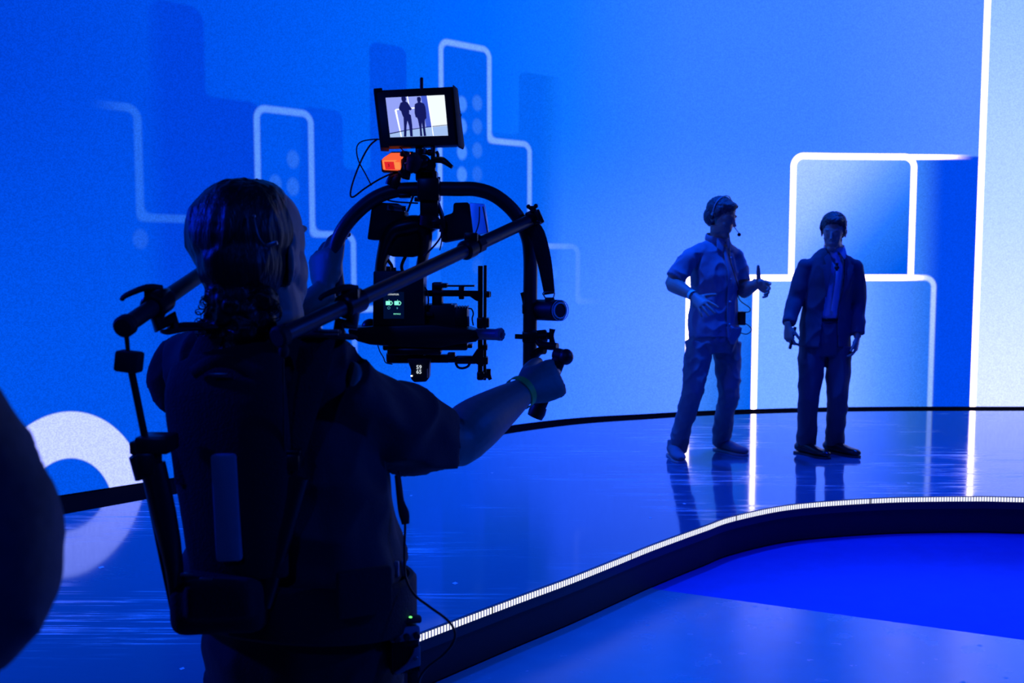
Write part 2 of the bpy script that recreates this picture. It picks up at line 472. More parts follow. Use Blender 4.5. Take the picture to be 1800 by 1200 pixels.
# stage
e_px = [(740, 1110), (900, 1050), (1000, 1013.5), (1080, 982), (1140, 958), (1200, 936), (1240, 922), (1283, 907), (1367, 889), (1450, 880), (1567, 873.5), (1700, 871.5), (1800, 873)]
EB = [onz(px, py, STAGE) for px, py in e_px]; EB = [Vector((p.x, p.y)) for p in EB]
de = (EB[0]-EB[3]).normalized()
EB = [EB[0]+de*4.2, EB[0]+de*2.0] + EB + [Vector((4.4, EB[-1].y-0.15)), Vector((6.0, EB[-1].y-0.9)), Vector((8.5, EB[-1].y-3.0))]
EC = dense(EB, 10); EN = normals2(EC)
b_px = [(88, 908), (303, 870), (920, 758), (1150, 736), (1325, 727.5), (1520, 723), (1800, 722)]
BB = [onz(px, py, STAGE) for px, py in b_px]; BB = [Vector((p.x, p.y)) for p in BB]
db = (BB[2]-BB[0]).normalized(); BB[1] = BB[0]+db*(BB[1]-BB[0]).length
BB = [BB[0]-db*5.0, BB[0]-db*2.0]+BB+[Vector((8.0, BB[-1].y)), Vector((11.0, BB[-1].y))]
BC = dense(BB)

def slab(name, poly, z0, z1, mat, label, kind='structure', cat=None):
    bm = bmesh.new()
    a = [bm.verts.new((p[0], p[1], z1)) for p in poly]; b = [bm.verts.new((p[0], p[1], z0)) for p in poly]
    n = len(a)
    top = bm.faces.new(a); bot = bm.faces.new(list(reversed(b)))
    for i in range(n):
        f = bm.faces.new((a[i], b[i], b[(i+1) % n], a[(i+1) % n])); f.material_index = 1 if isinstance(mat, list) else 0
    bmesh.ops.triangulate(bm, faces=[top, bot])
    bmesh.ops.recalc_face_normals(bm, faces=bm.faces)
    me = bpy.data.meshes.new(name); bm.to_mesh(me); bm.free()
    o = link_mesh(name, me, mat); tag(o, label, cat or 'floor', kind=kind); return o

def stage_material():
    nt = NT('scuffed_stage_gloss'); b = nt.n('ShaderNodeBsdfPrincipled')
    tc = nt.n('ShaderNodeTexCoord')
    def scratch(rot, sx, sy, lo, hi, seed, det=6):
        mp = nt.n('ShaderNodeMapping'); mp.inputs['Rotation'].default_value = (0, 0, rot)
        mp.inputs['Scale'].default_value = (sx, sy, 1); mp.inputs['Location'].default_value = (seed, seed*2, seed)
        nt.link(tc.outputs['Object'], mp.inputs[0])
        nz = nt.n('ShaderNodeTexNoise'); nz.inputs['Scale'].default_value = 1; nz.inputs['Detail'].default_value = det; nz.inputs['Roughness'].default_value = 0.7
        nt.link(mp.outputs[0], nz.inputs['Vector'])
        return E(nt, nz.outputs[0]).step(lo, hi)
    s1 = scratch(0.30, 0.9, 34, 0.54, 0.63, 3.0)
    s2 = scratch(-0.22, 1.2, 46, 0.55, 0.64, 11.0)
    s3 = scratch(0.8, 1.2, 50, 0.62, 0.69, 23.0)
    patch = scratch(0.3, 0.8, 1.5, 0.46, 0.64, 5.0, 3)
    sc = s1.max(s2).max(s3*0.8)*patch
    fine = scratch(0.1, 9, 30, 0.5, 0.8, 7.0, 4)
    base = nt.mix(fine*0.5, (0.03, 0.11, 0.19, 1), (0.04, 0.14, 0.24, 1))
    colr = nt.mix(sc, base, (0.60, 0.66, 0.72, 1))
    nt.put(b.inputs['Base Color'], colr)
    b.inputs['IOR'].default_value = 1.8; b.inputs['Specular Tint'].default_value = (0.20, 0.85, 1.0, 1)
    nt.put(b.inputs['Roughness'], sc*0.35+fine*0.05+0.07)
    b.inputs['Specular IOR Level'].default_value = 0.5
    low = nt.n('ShaderNodeTexNoise'); low.inputs['Scale'].default_value = 1.2; low.inputs['Detail'].default_value = 2
    nt.link(tc.outputs['Object'], low.inputs['Vector'])
    bp = nt.n('ShaderNodeBump'); bp.inputs['Strength'].default_value = 0.10; bp.inputs['Distance'].default_value = 0.012
    nt.link(low.outputs[0], bp.inputs['Height'])
    bp2 = nt.n('ShaderNodeBump'); bp2.inputs['Strength'].default_value = 0.08; bp2.inputs['Distance'].default_value = 0.0008
    nt.put(bp2.inputs['Height'], sc); nt.link(bp.outputs[0], bp2.inputs['Normal']); nt.link(bp2.outputs[0], b.inputs['Normal'])
    nt.link(b.outputs[0], nt.out.inputs[0]); return nt.m
M_fascia = pbr('stage_fascia_black', (.006, .008, .022), .6, var=.2, bscale=25)
slab('stage_floor', [tuple(p) for p in EC]+[tuple(p) for p in reversed(BC)], 0.01, STAGE, [stage_material(), M_fascia], 'raised glossy scuffed stage floor with a curved front edge')
# gutter between stage and screen
slab('trim_1', [tuple(p-n*-0.0) for p, n in zip(BC, WN)]+[tuple(p-n*0.14) for p, n in zip(reversed(WC), reversed(WN))], 0.01, STAGE-0.004, pbr('gutter_black', (.004, .004, .006), 1.0, spec=0.0), 'black strip running along the foot of the video wall')

# edge profile and its lights
def edge_strip(name, off0, off1, z0, z1, mat, uvs=False, clip=None, parent=None):
    bm = bmesh.new(); uvl = bm.loops.layers.uv.new('metres')
    S = 0; prev = None; rows = []
    for p, n in zip(EC, EN):
        if prev is not None: S += (p-prev).length
        prev = p
        q0 = p+n*off0; q1 = p+n*off1
        rows.append((S, [bm.verts.new((q.x, q.y, z)) for q, z in ((q0, z0), (q1, z0), (q1, z1), (q0, z1))]))
    for (sa, a), (sb, b) in zip(rows, rows[1:]):
        for k in range(4):
            f = bm.faces.new((a[k], a[(k+1) % 4], b[(k+1) % 4], b[k]))
            for l, s_ in zip(f.loops, (sa, sa, sb, sb)): l[uvl].uv = (s_, 0)
    bm.faces.new(rows[0][1]); bm.faces.new(list(reversed(rows[-1][1])))
    bmesh.ops.recalc_face_normals(bm, faces=bm.faces)
    me = bpy.data.meshes.new(name); bm.to_mesh(me); bm.free()
    o = link_mesh(name, me, mat, parent); return o
def led_material():
    nt = NT('edge_diodes'); uv = nt.n('ShaderNodeUVMap'); uv.uv_map = 'metres'
    sp = nt.n('ShaderNodeSeparateXYZ'); nt.link(uv.outputs[0], sp.inputs[0]); S = E(nt, sp.outputs[0])
    m = nt.math('FRACT', S*62.0)
    k = (m-0.5).abs().step(0.46, 0.22)
    gap = nt.math('FRACT', S*1.02+0.33).step(0.006, 0.012)
    e = nt.n('ShaderNodeEmission'); nt.put(e.inputs[0], nt.mix(k, (0.10, 0.14, 0.6, 1), (0.85, 0.88, 1.0, 1)))
    nt.put(e.inputs[1], (k*1.0+0.35)*(gap*0.9+0.1))
    nt.link(e.outputs[0], nt.out.inputs[0]); return nt.m
lt = thing('edge_light_strip', 'thin white row of lights along the front edge of the stage', 'light strip', (EC[40].x, EC[40].y, STAGE-0.03))
edge_strip('channel', 0.0, 0.010, STAGE-0.034, STAGE-0.001, pbr('channel_blue_black', (.05, .055, .08), .4), parent=lt)
edge_strip('diode_band', 0.0102, 0.0125, STAGE-0.029, STAGE-0.004, led_material(), parent=lt)
edge_strip('trim_2', 0.0, 0.006, STAGE-0.075, STAGE-0.035, pbr('nosing', (.035, .038, .055), .35))
tag(bpy.data.objects['trim_2'], 'narrow dark nosing under the stage edge lights', 'trim', kind='structure')

# hall floor: matt deck, with the polished deck in front
M_hall = pbr('matt_hall_floor', (.01, .05, .34), .9, var=.14, bscale=9, spec=0.03)
slab('floor', [(-9, -3), (12, -3), (12, 12), (-9, 12)], -0.06, 0.0, M_hall, 'blue lit matt floor below the stage')
def gloss_floor():
    nt = NT('polished_black_deck'); b = nt.n('ShaderNodeBsdfPrincipled'); tc = nt.n('ShaderNodeTexCoord')
    nz = nt.n('ShaderNodeTexNoise'); nz.inputs['Scale'].default_value = 6; nz.inputs['Detail'].default_value = 8
    nt.link(tc.outputs['Object'], nz.inputs['Vector'])
    sp_ = nt.n('ShaderNodeTexVoronoi'); sp_.inputs['Scale'].default_value = 5.5; nt.link(tc.outputs['Object'], sp_.inputs['Vector'])
    dots = E(nt, sp_.outputs['Distance']).step(0.07, 0.045)
    nt.put(b.inputs['Base Color'], nt.mix(nz.outputs[0], (.01, .16, .24, 1), (.015, .20, .30, 1)))
    nt.put(b.inputs['Roughness'], E(nt, nz.outputs[0])*0.12+dots*0.3+0.20)
    b.inputs['Specular IOR Level'].default_value = 0.35; b.inputs['Specular Tint'].default_value = (0.06, 0.85, 1.0, 1)
    nt.link(b.outputs[0], nt.out.inputs[0]); return nt.m
g0 = onz(1150, 1037, 0.0); g1 = onz(1800, 1127, 0.0)
gd = (g1-g0).normalized(); gl = g0-gd*0.05; gr = g1+gd*4
front_poly = [(-9, -3)]
# the polished deck runs along the stage foot on the left and its far side follows the seam
seam = [(p.x+n.x*0.004, p.y+n.y*0.004) for p, n in zip(EC, EN) if p.x < g0.x]
slab('floor_polished_deck', seam+[(g0.x, g0.y), (gr.x, gr.y), (gr.x, -2.9), (seam[0][0], -2.9)], 0.0005, 0.006, gloss_floor(), 'polished dark deck boards in the foreground below the stage')
bpy.data.objects['floor_polished_deck'].name = 'floor.001'

# ------------------------------------------------------------ people
def V(*a): return Vector(a)
def frame(f, up=(0, 0, 1)):
    """(left, forward, up) axes of a figure facing f"""
    f = Vector(f).normalized(); u = Vector(up); u = (u-f*u.dot(f)).normalized(); l = u.cross(f).normalized()
    return l, f, u
def rotm(l, f, u): return Matrix(((l.x, f.x, u.x), (l.y, f.y, u.y), (l.z, f.z, u.z)))
def head(mb, c, f, up=(0, 0, 1), k=1.0):
    l, f, u = frame(f, up); M = rotm(l, f, u); P = lambda x, y, z: Vector(c)+M @ (V(x, y, z)*k)
    r = lambda *a: tuple(x*k for x in a)
    mb.sphere(P(0, -.012, .038), r(.075, .094, .080), M)
    mb.sphere(P(0, .022, .010), r(.066, .070, .075), M)
    mb.sphere(P(0, .034, -.045), r(.055, .056, .062), M)
    mb.sphere(P(0, .062, -.092), r(.030, .030, .024), M)
    for s in (-1, 1):
        mb.sphere(P(s*.036, .046, -.026), r(.022, .032, .028), M)
        mb.sphere(P(s*.045, .010, -.070), r(.011, .040, .026), M)
        mb.sphere(P(s*.027, .074, .037), r(.023, .013, .008), M)
        mb.sphere(P(s*.029, .074, .012), r(.014, .012, .009), M)
        mb.sphere(P(s*.079, -.010, .000), r(.007, .018, .031), M)
        mb.sphere(P(s*.083, -.018, .010), r(.008, .012, .020), M)
    mb.tube([P(0, .088, .022), P(0, .104, -.006), P(0, .116, -.024)], [r(.008, .007), r(.011, .010), r(.015, .011)], n=10)
    mb.sphere(P(0, .084, -.054), r(.022, .011, .005), M)
    mb.sphere(P(0, .082, -.064), r(.018, .011, .006), M)
def hair_cap(mb, c, f, up=(0, 0, 1), k=1.0, side=0.0):
    l, f, u = frame(f, up); M = rotm(l, f, u); P = lambda x, y, z: Vector(c)+M @ (V(x, y, z)*k)
    r = lambda *a: tuple(x*k for x in a)
    mb.sphere(P(0, -.020, .048), r(.080, .092, .078), M)
    mb.sphere(P(0, -.050, .000), r(.074, .062, .070), M)
    mb.sphere(P(side*.02, .045, .085), r(.054, .040, .022), M)
    mb.sphere(P(side*.05, .066, .080), r(.026, .022, .014), M)
    for s in (-1, 1): mb.sphere(P(s*.072, .010, .032), r(.010, .022, .034), M)
def hand(mb, wr, d, palm, side, curls=(.3, .35, .4, .45), spread=.12, thumb=(.75, .55, .2), k=1.0, flat=1.0, tcurl=.25):
    """wr wrist, d towards the knuckles, palm = normal out of the palm, side = +1/-1 which side the thumb is on"""
    d = Vector(d).normalized(); p = Vector(palm); p = (p-d*p.dot(d)).normalized(); s = d.cross(p)*side
    wr = Vector(wr)
    mb.tube([wr-d*.03*k, wr+d*.012*k, wr+d*.045*k, wr+d*.085*k, wr+d*.098*k],
            [(.027*k, .021*k), (.029*k, .019*k), (.040*k, .017*k), (.043*k, .014*k), (.038*k, .010*k)], n=18, ref=s)
    mb.sphere(wr+d*.045*k+s*.026*k+p*.009*k, (.019*k,)*3)
    for i in range(4):
        off = (.032-.0213*i)*k
        L = (.95, 1.05, .97, .78)[i]*k; r0 = (.0092, .0095, .0090, .0080)[i]*k
        base = wr+d*(.088-.004*abs(i-1.2))*k+s*off
        dd = (d+s*spread*(1.5-i)).normalized()
        q = [base-dd*.02*k, base]; ang = 0; cur = base
        for seg, cc in ((.043, 1.0), (.027, 1.15), (.021, .8)):
            ang += curls[i]*cc
            nd = dd*math.cos(ang)+p*math.sin(ang)
            cur = cur+nd*seg*L; q.append(cur)
        mb.tube(q, [r0, r0*1.05, r0*1.0, r0*.92, r0*.72], n=12, smooth=3)
    a, b_, c_ = thumb
    t1 = (d*a+s*b_+p*c_).normalized(); base = wr+d*.022*k+s*.022*k+p*.006*k
    t2 = (t1+(d*.6-s*.3+p*.3)*tcurl).normalized(); t3 = (t2+(d*.5-s*.4+p*.3)*tcurl).normalized()
    q = [base, base+t1*.040*k]; q.append(q[-1]+t2*.034*k); q.append(q[-1]+t3*.026*k)
    mb.tube(q, [.014*k, .0125*k, .0105*k, .0078*k], n=12, smooth=3)
def shoe(mb, heel, toe_dir, L=.29, w=.048, h=.075, sole=True):
    d = Vector(toe_dir); d.z = 0; d.normalize(); s = Vector((d.y, -d.x, 0)); h0 = Vector(heel)
    z = Vector((0, 0, 1))
    pts = [h0-d*.01+z*.03, h0+d*.03+z*.044, h0+d*L*.42+z*.040, h0+d*L*.68+z*.030, h0+d*L*.90+z*.026, h0+d*L+z*.020]
    mb.tube(pts, [(w*.55, .028), (w*.8, .043), (w*.86, .038), (w, .029), (w*.82, .024), (w*.4, .015)], n=18, smooth=3, ref=s)
    mb.tube([h0+d*.045+z*.05, h0+d*.035+z*.11], [(.040, .045), (.034, .042)], n=16, ref=s)
def sole(mb, heel, toe_dir, L=.29, w=.05):
    d = Vector(toe_dir); d.z = 0; d.normalize(); s = Vector((d.y, -d.x, 0)); h0 = Vector(heel)
    prof = [(-.022, .45), (0, .72), (.05, .78), (L*.45, .72), (L*.7, 1.0), (L*.88, .86), (L*.99, .45)]
    poly = [h0+d*a+s*w*b for a, b in prof]+[h0+d*a-s*w*b for a, b in reversed(prof)]
    mb.prism(poly, (0, 0, .014))

M_skin1 = pbr('presenter_skin', (.42, .26, .20), .5, bump=.15, bscale=90)  # plain skin tone shared by both presenters
M_skinO = pbr('skin_operator', (.40, .25, .19), .5, bump=.15, bscale=90)
M_hair = pbr('short_dark_hair', (.06, .05, .045), .5, bump=.9, bscale=55, stretch=(1, 1, .25))
M_hairg = pbr('short_greying_hair', (.06, .06, .065), .55, bump=.8, bscale=60, stretch=(1, 1, .3))
M_hairO = pbr('brown_hair', (.022, .016, .012), .42, bump=1.0, bscale=130, stretch=(1, 1, .16))
M_shirt1 = pbr('chambray_shirt', (.24, .26, .34), .85, bump=.25, bscale=300, var=.08)
M_chino = pbr('stone_chinos', (.17, .20, .24), .85, bump=.2, bscale=260, var=.08)
M_suit = pbr('dark_navy_suit', (.06, .065, .10), .8, bump=.15, bscale=300, var=.1)
M_dshirt = pbr('light_dress_shirt', (.42, .46, .60), .75, bump=.1, bscale=260, var=.05)
M_shoe_s = pbr('suede_shoe', (.16, .16, .20), .8, bump=.3, bscale=180)
M_shoe_b = pbr('polished_black_leather', (.012, .012, .016), .18)
M_solew = pbr('pale_rubber_sole', (.35, .36, .4), .7)
M_sole = pbr('black_rubber_sole', (.02, .02, .024), .6)
M_blk = pbr('black_plastic', (.012, .012, .015), .45)
M_blkm = pbr('black_matt', (.010, .010, .013), .75)
M_band = pbr('green_wristband', (.35, 1.0, .80), .6, emis=None)
M_btn = pbr('pale_buttons', (.5, .5, .55), .4)

def arm_band(q, ax, rx, ry, w, mat, parent):
    a1 = ax.cross(V(0, 0, 1)).normalized(); a2 = ax.cross(a1); wb = MB(); n = 36; rings = []
    for i in range(n):
        a = i*2*PI/n; d = a1*math.cos(a)+a2*math.sin(a); c = q+a1*math.cos(a)*rx+a2*math.sin(a)*ry
        rings.append([wb.bm.verts.new(c+ax*sx*w+d*o_) for sx, o_ in ((-1, 0), (1, 0), (1, .0016), (-1, .0016))])
    for i in range(n):
        A_, B_ = rings[i], rings[(i+1) % n]
        for k in range(4): wb.bm.faces.new((A_[k], A_[(k+1) % 4], B_[(k+1) % 4], B_[k]))
    return wb.build('wristband', mat, parent)
# ---- first presenter -------------------------------------------------
def presenter_polo():
    T = thing('person', 'man in short-sleeved button shirt and pale chinos, gesturing with both hands, wearing a headset', 'person',
              onz(1235, 806, STAGE))
    l, f, u = frame((.50, -.86, 0))
    Y0 = 7.0
    pel = A(1254, 598, Y0); wai = A(1254, 548, Y0); che = A(1256, 482, Y0-.01); sho = A(1256, 447, Y0); nb = A(1260, 428, Y0)
    R_s = A(1213, 451, 6.90); R_e = A(1181, 498, 6.84); R_w = A(1219, 520, 6.64)
    L_s = A(1296, 453, 7.08); L_e = A(1305, 511, 7.02); L_w = A(1331, 499, 6.86)
    hc = A(1268, 384, 6.97)
    hf = (.66, -.70, -.28); hu = (.22, -.15, 1)
    # skin
    b = MB()
    head(b, hc, hf, hu, 1.09)
    b.tube([hc+V(-.015, .01, -.04), A(1263, 412, 6.99), nb], [.060, .058, .070], n=18)
    b.tube([pel+V(0, 0, -.05), wai, che, sho, nb], [(.15, .10), (.145, .095), (.16, .11), (.15, .08), (.055, .055)], n=24, smooth=3, ref=l)
    for s_, e_, w_ in ((R_s, R_e, R_w), (L_s, L_e, L_w)):
        b.tube([s_, s_.lerp(e_, .5), e_, e_.lerp(w_, .35), w_], [.052, .050, .047, .051, .031], n=16, smooth=3)
    hand(b, R_w+V(.006, -.004, -.004), A(1247, 546, 6.50)-R_w, V(.1, .9, -.35), 1, curls=(.12, .18, .2, .22), spread=.2, thumb=(.55, .95, .0), k=1.12, tcurl=.1)
    hand(b, L_w, A(1350, 506, 6.76)-L_w, V(-.1, -.9, -.3), -1, curls=(.25, .4, .5, .6), spread=.12, thumb=(.02, 1.0, .0), k=1.2, tcurl=.0)
    # thigh stubs run into the trousers
    hR = A(1230, 602, 6.95); hL = A(1278, 602, 7.06); kR = A(1217, 690, 6.90); kL = A(1281, 690, 7.03)
    fR = onz(1192, 803, STAGE); fL = onz(1273, 793, STAGE)
    aR = fR+V(.0, .04, .09); aL = fL+V(-.02, .04, .09)
    for h_, k_, a_ in ((hR, kR, aR), (hL, kL, aL)):
        b.tube([h_, k_, a_], [.075, .050, .036], n=16, smooth=3)
    b.build('body', M_skin1, T, voxel=.0042, relax=2)
    # hair
    h = MB(); hair_cap(h, hc+V(0, 0, .005), hf, hu, 1.17, side=-.5)
    h.build('hair', M_hairg, T, voxel=.005, relax=1, wrinkle=folds(.005, 45, 3))
    # shirt
    s = MB()
    hem = A(1254, 590, Y0)
    s.tube([hem, wai, A(1256, 515, Y0), che, sho, nb+V(0, 0, -.005)], [(.196, .15), (.190, .14), (.180, .132), (.180, .135), (.160, .10), (.078, .072)], n=30, smooth=4, ref=l)
    for s_ in (R_s, L_s): s.tube([nb+V(0, 0, -.012), nb.lerp(s_, .5)+V(0, 0, .004), nb.lerp(s_, .92)], [(.055, .055), (.056, .046), (.050, .050)], n=18); s.sphere(s_, .058)
    s.tube([R_s+(R_s-R_e)*.02, R_s.lerp(R_e, .4), R_s.lerp(R_e, .84)], [.058, .068, .073], n=20)
    s.tube([L_s+(L_s-L_e)*.02, L_s.lerp(L_e, .4), L_s.lerp(L_e, .74)], [.058, .066, .069], n=20)
    s.tube([A(1290, 575, 6.90), A(1287, 606, 6.90)], [(.075, .03), (.02, .015)], n=14, ref=l)      # hanging front tail
    s.build('shirt', M_shirt1, T, voxel=.007, relax=4, wrinkle=folds(.016, 9, 2, (1, 1, .9)))
    # collar, placket, pocket
    cmb = MB(); n0 = nb+V(0, 0, .004)
    ring = [n0+l*math.cos(t)*.078+f*(math.sin(t)*.074)+u*(.030-.022*math.sin(t)) for t in [i*2*PI/22 for i in range(22)]]
    cmb.tube(ring, [(.006, .024)]*22, n=8, closed=True)
    for sd in (-1, 1):
        a = n0+f*.078+l*sd*.004+u*.0; 
        cmb.prism([a+u*.005, n0+f*.060+l*sd*.058+u*.028, n0+f*.082+l*sd*.075-u*.035, n0+f*.100+l*sd*.038-u*.062], f*.006)
    cmb.build('collar', M_shirt1, T, bevel=.002)
    pk = MB(); fx = lambda q, d: q+f*d
    pk.tube([fx(nb, .082)-u*.03+l*.0, fx(sho, .118)-u*.02, fx(che, .150), fx(A(1256, 515, Y0), .148), fx(wai, .152), fx(hem, .160)], [(.014, .004)]*6, n=8, smooth=3, ref=l)
    pk.build('placket', M_shirt1, T)
    for t_ in (.15, .38, .62, .86):
        a = nb.lerp(hem, t_); bt = MB(); bt.cyl(a+f*(.130+.03*t_), a+f*(.160+.012*t_), .006, n=12); bt.build('button', M_btn, T)
    # trousers
    t = MB()
    t.tube([A(1254, 566, Y0), pel, A(1254, 618, Y0)], [(.185, .135), (.192, .14), (.165, .12)], n=28, ref=l)
    t.tube([hR, hR.lerp(kR, .5), kR, kR.lerp(aR, .5), aR+V(0, 0, -.045)], [.098, .088, .073, .066, .066], n=22, smooth=4)
    t.tube([hL, hL.lerp(kL, .5), kL, kL.lerp(aL, .5), aL+V(0, 0, -.03)], [.096, .090, .076, .068, .068], n=22, smooth=4)
    t.build('trousers', M_chino, T, voxel=.007, relax=3, wrinkle=folds(.015, 10, 5, (1, 1, .9)))
    bl = MB(); q = A(1254, 569, Y0)
    bl.tube([q+l*math.cos(a)*.178+f*math.sin(a)*.130 for a in [i*2*PI/40 for i in range(40)]], [(.004, .018)]*40, n=8, closed=True, ref=None)
    bl.build('belt', M_shoe_b, T)
    for nm, hp, dr in (('shoe', fR, (.08, -1, 0)), ('shoe', fL, (.55, -.85, 0))):
        hp = Vector(hp); st = hp+V(0, .09, 0) if hp is fR else hp+V(-.04, .07, 0)
        m = MB(); shoe(m, st+V(0, 0, .010), dr, .30, .050); o = m.build(nm, M_shoe_s, T, voxel=.005, relax=2)
        m = MB(); sole(m, st, dr, .30, .052); m.build('sole', M_solew, o, bevel=.003)
    # wristband, headset, belt pack with its cable
    arm_band(R_w-(R_w-R_e).normalized()*.012, (R_w-R_e).normalized(), .036, .034, .011, M_band, T)
    hs = MB(); hl, hff, huu = frame(hf, hu); P = lambda x, y, z: hc+(hl*x+hff*y+huu*z)*1.12
    hs.tube([P(-.088, -.01, .0), P(-.086, -.015, .07), P(-.055, -.01, .125), P(0, -.005, .143), P(.055, -.01, .125), P(.086, -.015, .07), P(.088, -.01, 0)], .0035, n=10, smooth=5)
    o = hs.build('headset', M_btn, T)
    cu = MB(); cu.cyl(P(-.100, -.01, 0), P(-.082, -.01, 0), .017, bevel=.004); cu.build('ear_cup', M_blk, o)
    cu = MB(); cu.cyl(P(.082, -.01, 0), P(.100, -.01, 0), .017, bevel=.004); cu.build('ear_cup', M_blk, o)
    cu = MB(); cu.tube([P(.094, 0, -.01), P(.088, .06, -.04), P(.062, .118, -.062)], .0028, n=8, smooth=4); cu.sphere(P(.055, .122, -.066), (.013, .013, .013)); cu.build('boom_microphone', M_blk, o)
    cb = MB(); cb.tube([P(.09, 0, -.03), A(1283, 430, 6.86), A(1283, 455, 6.84), A(1298, 505, 6.93), A(1296, 512, 6.95), A(1301, 528, 6.95), A(1318, 541, 6.95), A(1316, 548, 6.95), A(1303, 548, 6.97)], .0035, n=8, smooth=5)
    cb.tube([A(1305, 566, 6.97), A(1316, 572, 6.95), A(1321, 580, 6.95), A(1313, 587, 6.95), A(1302, 585, 6.98)], .0035, n=8, smooth=5)
    cb.build('headset_cable', M_blk, o)
    bp = MB(); bp.box(A(1303, 559, 7.0), (.045, .09, .095), bevel=.006); bp.build('belt_pack', M_blk, T)
presenter_polo()

# ---- second presenter ------------------------------------------------
def cut_front(me, test, thick):
    bm = bmesh.new(); bm.from_mesh(me)
    bmesh.ops.delete(bm, geom=[x for x in bm.faces if test(x.calc_center_median(), x.normal)], context='FACES')
    bm.to_mesh(me); bm.free()
    tmp = bpy.data.objects.new('tmp', me); COL.objects.link(tmp)
    m = tmp.modifiers.new('e', 'SMOOTH'); m.factor = .5; m.iterations = 4
    m = tmp.modifiers.new('s', 'SOLIDIFY'); m.thickness = thick; m.offset = -1
    dg = bpy.context.evaluated_depsgraph_get()
    me2 = bpy.data.meshes.new_from_object(tmp.evaluated_get(dg), depsgraph=dg); bpy.data.objects.remove(tmp)
    return me2
def presenter_suit():
    T = thing('person', 'man in a dark suit with open jacket and light shirt, looking down', 'person', onz(1448, 805, STAGE))
    l, f, u = frame((.10, -1, 0)); Y0 = 7.05
    pel = A(1450, 600, Y0); wai = A(1452, 545, Y0); che = A(1459, 485, Y0); sho = A(1461, 458, Y0); nb = A(1466, 444, Y0)
    R_s = A(1416, 468, 7.03); R_e = A(1398, 527, 7.05); R_w = A(1385, 572, 6.92)
    L_s = A(1503, 470, 7.03); L_e = A(1508, 535, 7.08); L_w = A(1507, 592, 6.98)
    hc = A(1465, 410, 7.0); hf = (-.42, -.86, -.20); hu = (-.03, -.18, 1)
    hR = A(1428, 608, 7.05); hL = A(1474, 608, 7.05); kR = A(1422, 700, 7.03); kL = A(1473, 700, 7.03)
    fR = onz(1420, 799, STAGE); fL = onz(1470, 797, STAGE)
    aR = fR+V(0, .05, .09); aL = fL+V(0, .05, .09)
    b = MB(); head(b, hc, hf, hu, 1.0)
    b.tube([hc+V(.01, .01, -.04), A(1466, 428, 7.03), nb], [.055, .055, .066], n=18)
    b.tube([pel+V(0, 0, -.05), wai, che, sho, nb], [(.135, .09), (.13, .085), (.145, .10), (.13, .07), (.05, .05)], n=24, smooth=3, ref=l)
    for s_, e_, w_ in ((R_s, R_e, R_w), (L_s, L_e, L_w)):
        b.tube([s_, e_, w_], [.045, .038, .026], n=16, smooth=3)
    hand(b, R_w, V(.05, -.10, -1), V(.8, .5, 0), 1, curls=(.45, .6, .65, .7), spread=.05, thumb=(.8, .5, .35), k=1.0)
    hand(b, L_w, V(-.12, -.12, -1), V(-.85, .35, 0), -1, curls=(.4, .5, .55, .6), spread=.05, thumb=(.85, .45, .2), k=1.0)
    for h_, k_, a_ in ((hR, kR, aR), (hL, kL, aL)): b.tube([h_, k_, a_], [.07, .046, .034], n=16, smooth=3)
    b.build('body', M_skin1, T, voxel=.0042, relax=2)
    h = MB(); hair_cap(h, hc+V(0, .006, .012), hf, hu, 1.10, side=.4)
    h.build('hair', M_hair, T, voxel=.005, relax=1, wrinkle=folds(.006, 42, 9))
    # dress shirt
    s = MB(); s.tube([A(1452, 575, Y0), wai, che, sho, nb+V(0, 0, .0)], [(.142, .100), (.143, .100), (.155, .112), (.14, .086), (.064, .060)], n=28, smooth=4, ref=l)
    s.build('dress_shirt', M_dshirt, T, voxel=.006, relax=2, wrinkle=folds(.004, 9, 4))
    cmb = MB(); n0 = nb+V(0, 0, .006)
    ring = [n0+l*math.cos(t)*.068+f*(math.sin(t)*.064)+u*(.028-.020*math.sin(t)) for t in [i*2*PI/22 for i in range(22)]]
    cmb.tube(ring, [(.005, .022)]*22, n=8, closed=True)
    for sd in (-1, 1):
        cmb.prism([n0+f*.068+l*sd*.006+u*.0, n0+f*.052+l*sd*.056+u*.030, n0+f*.075+l*sd*.062-u*.030, n0+f*.105+l*sd*.030-u*.055], f*.006)
    cmb.build('collar', M_dshirt, T, bevel=.002)
    pk = MB(); pk.tube([nb+f*.075-u*.03, sho+f*.100-u*.02, che+f*.122, wai+f*.112], [(.013, .003)]*4, n=8, smooth=3, ref=l); pk.build('placket', M_dshirt, T)
    # jacket
    def jm():
        s = MB()
        hem = A(1449, 608, Y0)
        s.tube([hem, A(1450, 575, Y0), wai, A(1455, 515, Y0), che, sho, nb+V(0, .01, -.01)], [(.185, .13), (.178, .125), (.170, .118), (.172, .12), (.178, .128), (.150, .10), (.075, .07)], n=32, smooth=4, ref=l)
        for s_ in (R_s, L_s): s.tube([nb+V(0, .01, -.014), nb.lerp(s_, .5)+V(0, 0, -.002), nb.lerp(s_, .92)], [(.050, .050), (.048, .040), (.044, .044)], n=18); s.sphere(s_, .055)
        s.tube([R_s, R_s.lerp(R_e, .5), R_e, R_e.lerp(R_w, .5), R_w.lerp(R_e, .08)], [.052, .061, .057, .052, .047], n=20, smooth=3)
        s.tube([L_s, L_s.lerp(L_e, .5), L_e, L_e.lerp(L_w, .5), L_w.lerp(L_e, .08)], [.052, .061, .057, .052, .047], n=20, smooth=3)
        return s
    zt = nb.z; zb = wai.z-.02
    def W(me):
        folds(.014, 7, 6, (1, 1, .7))(me)
    tmpo = jm().build('jacket', None, None, voxel=.006, relax=3, wrinkle=W)
    me = tmpo.data; bpy.data.objects.remove(tmpo)
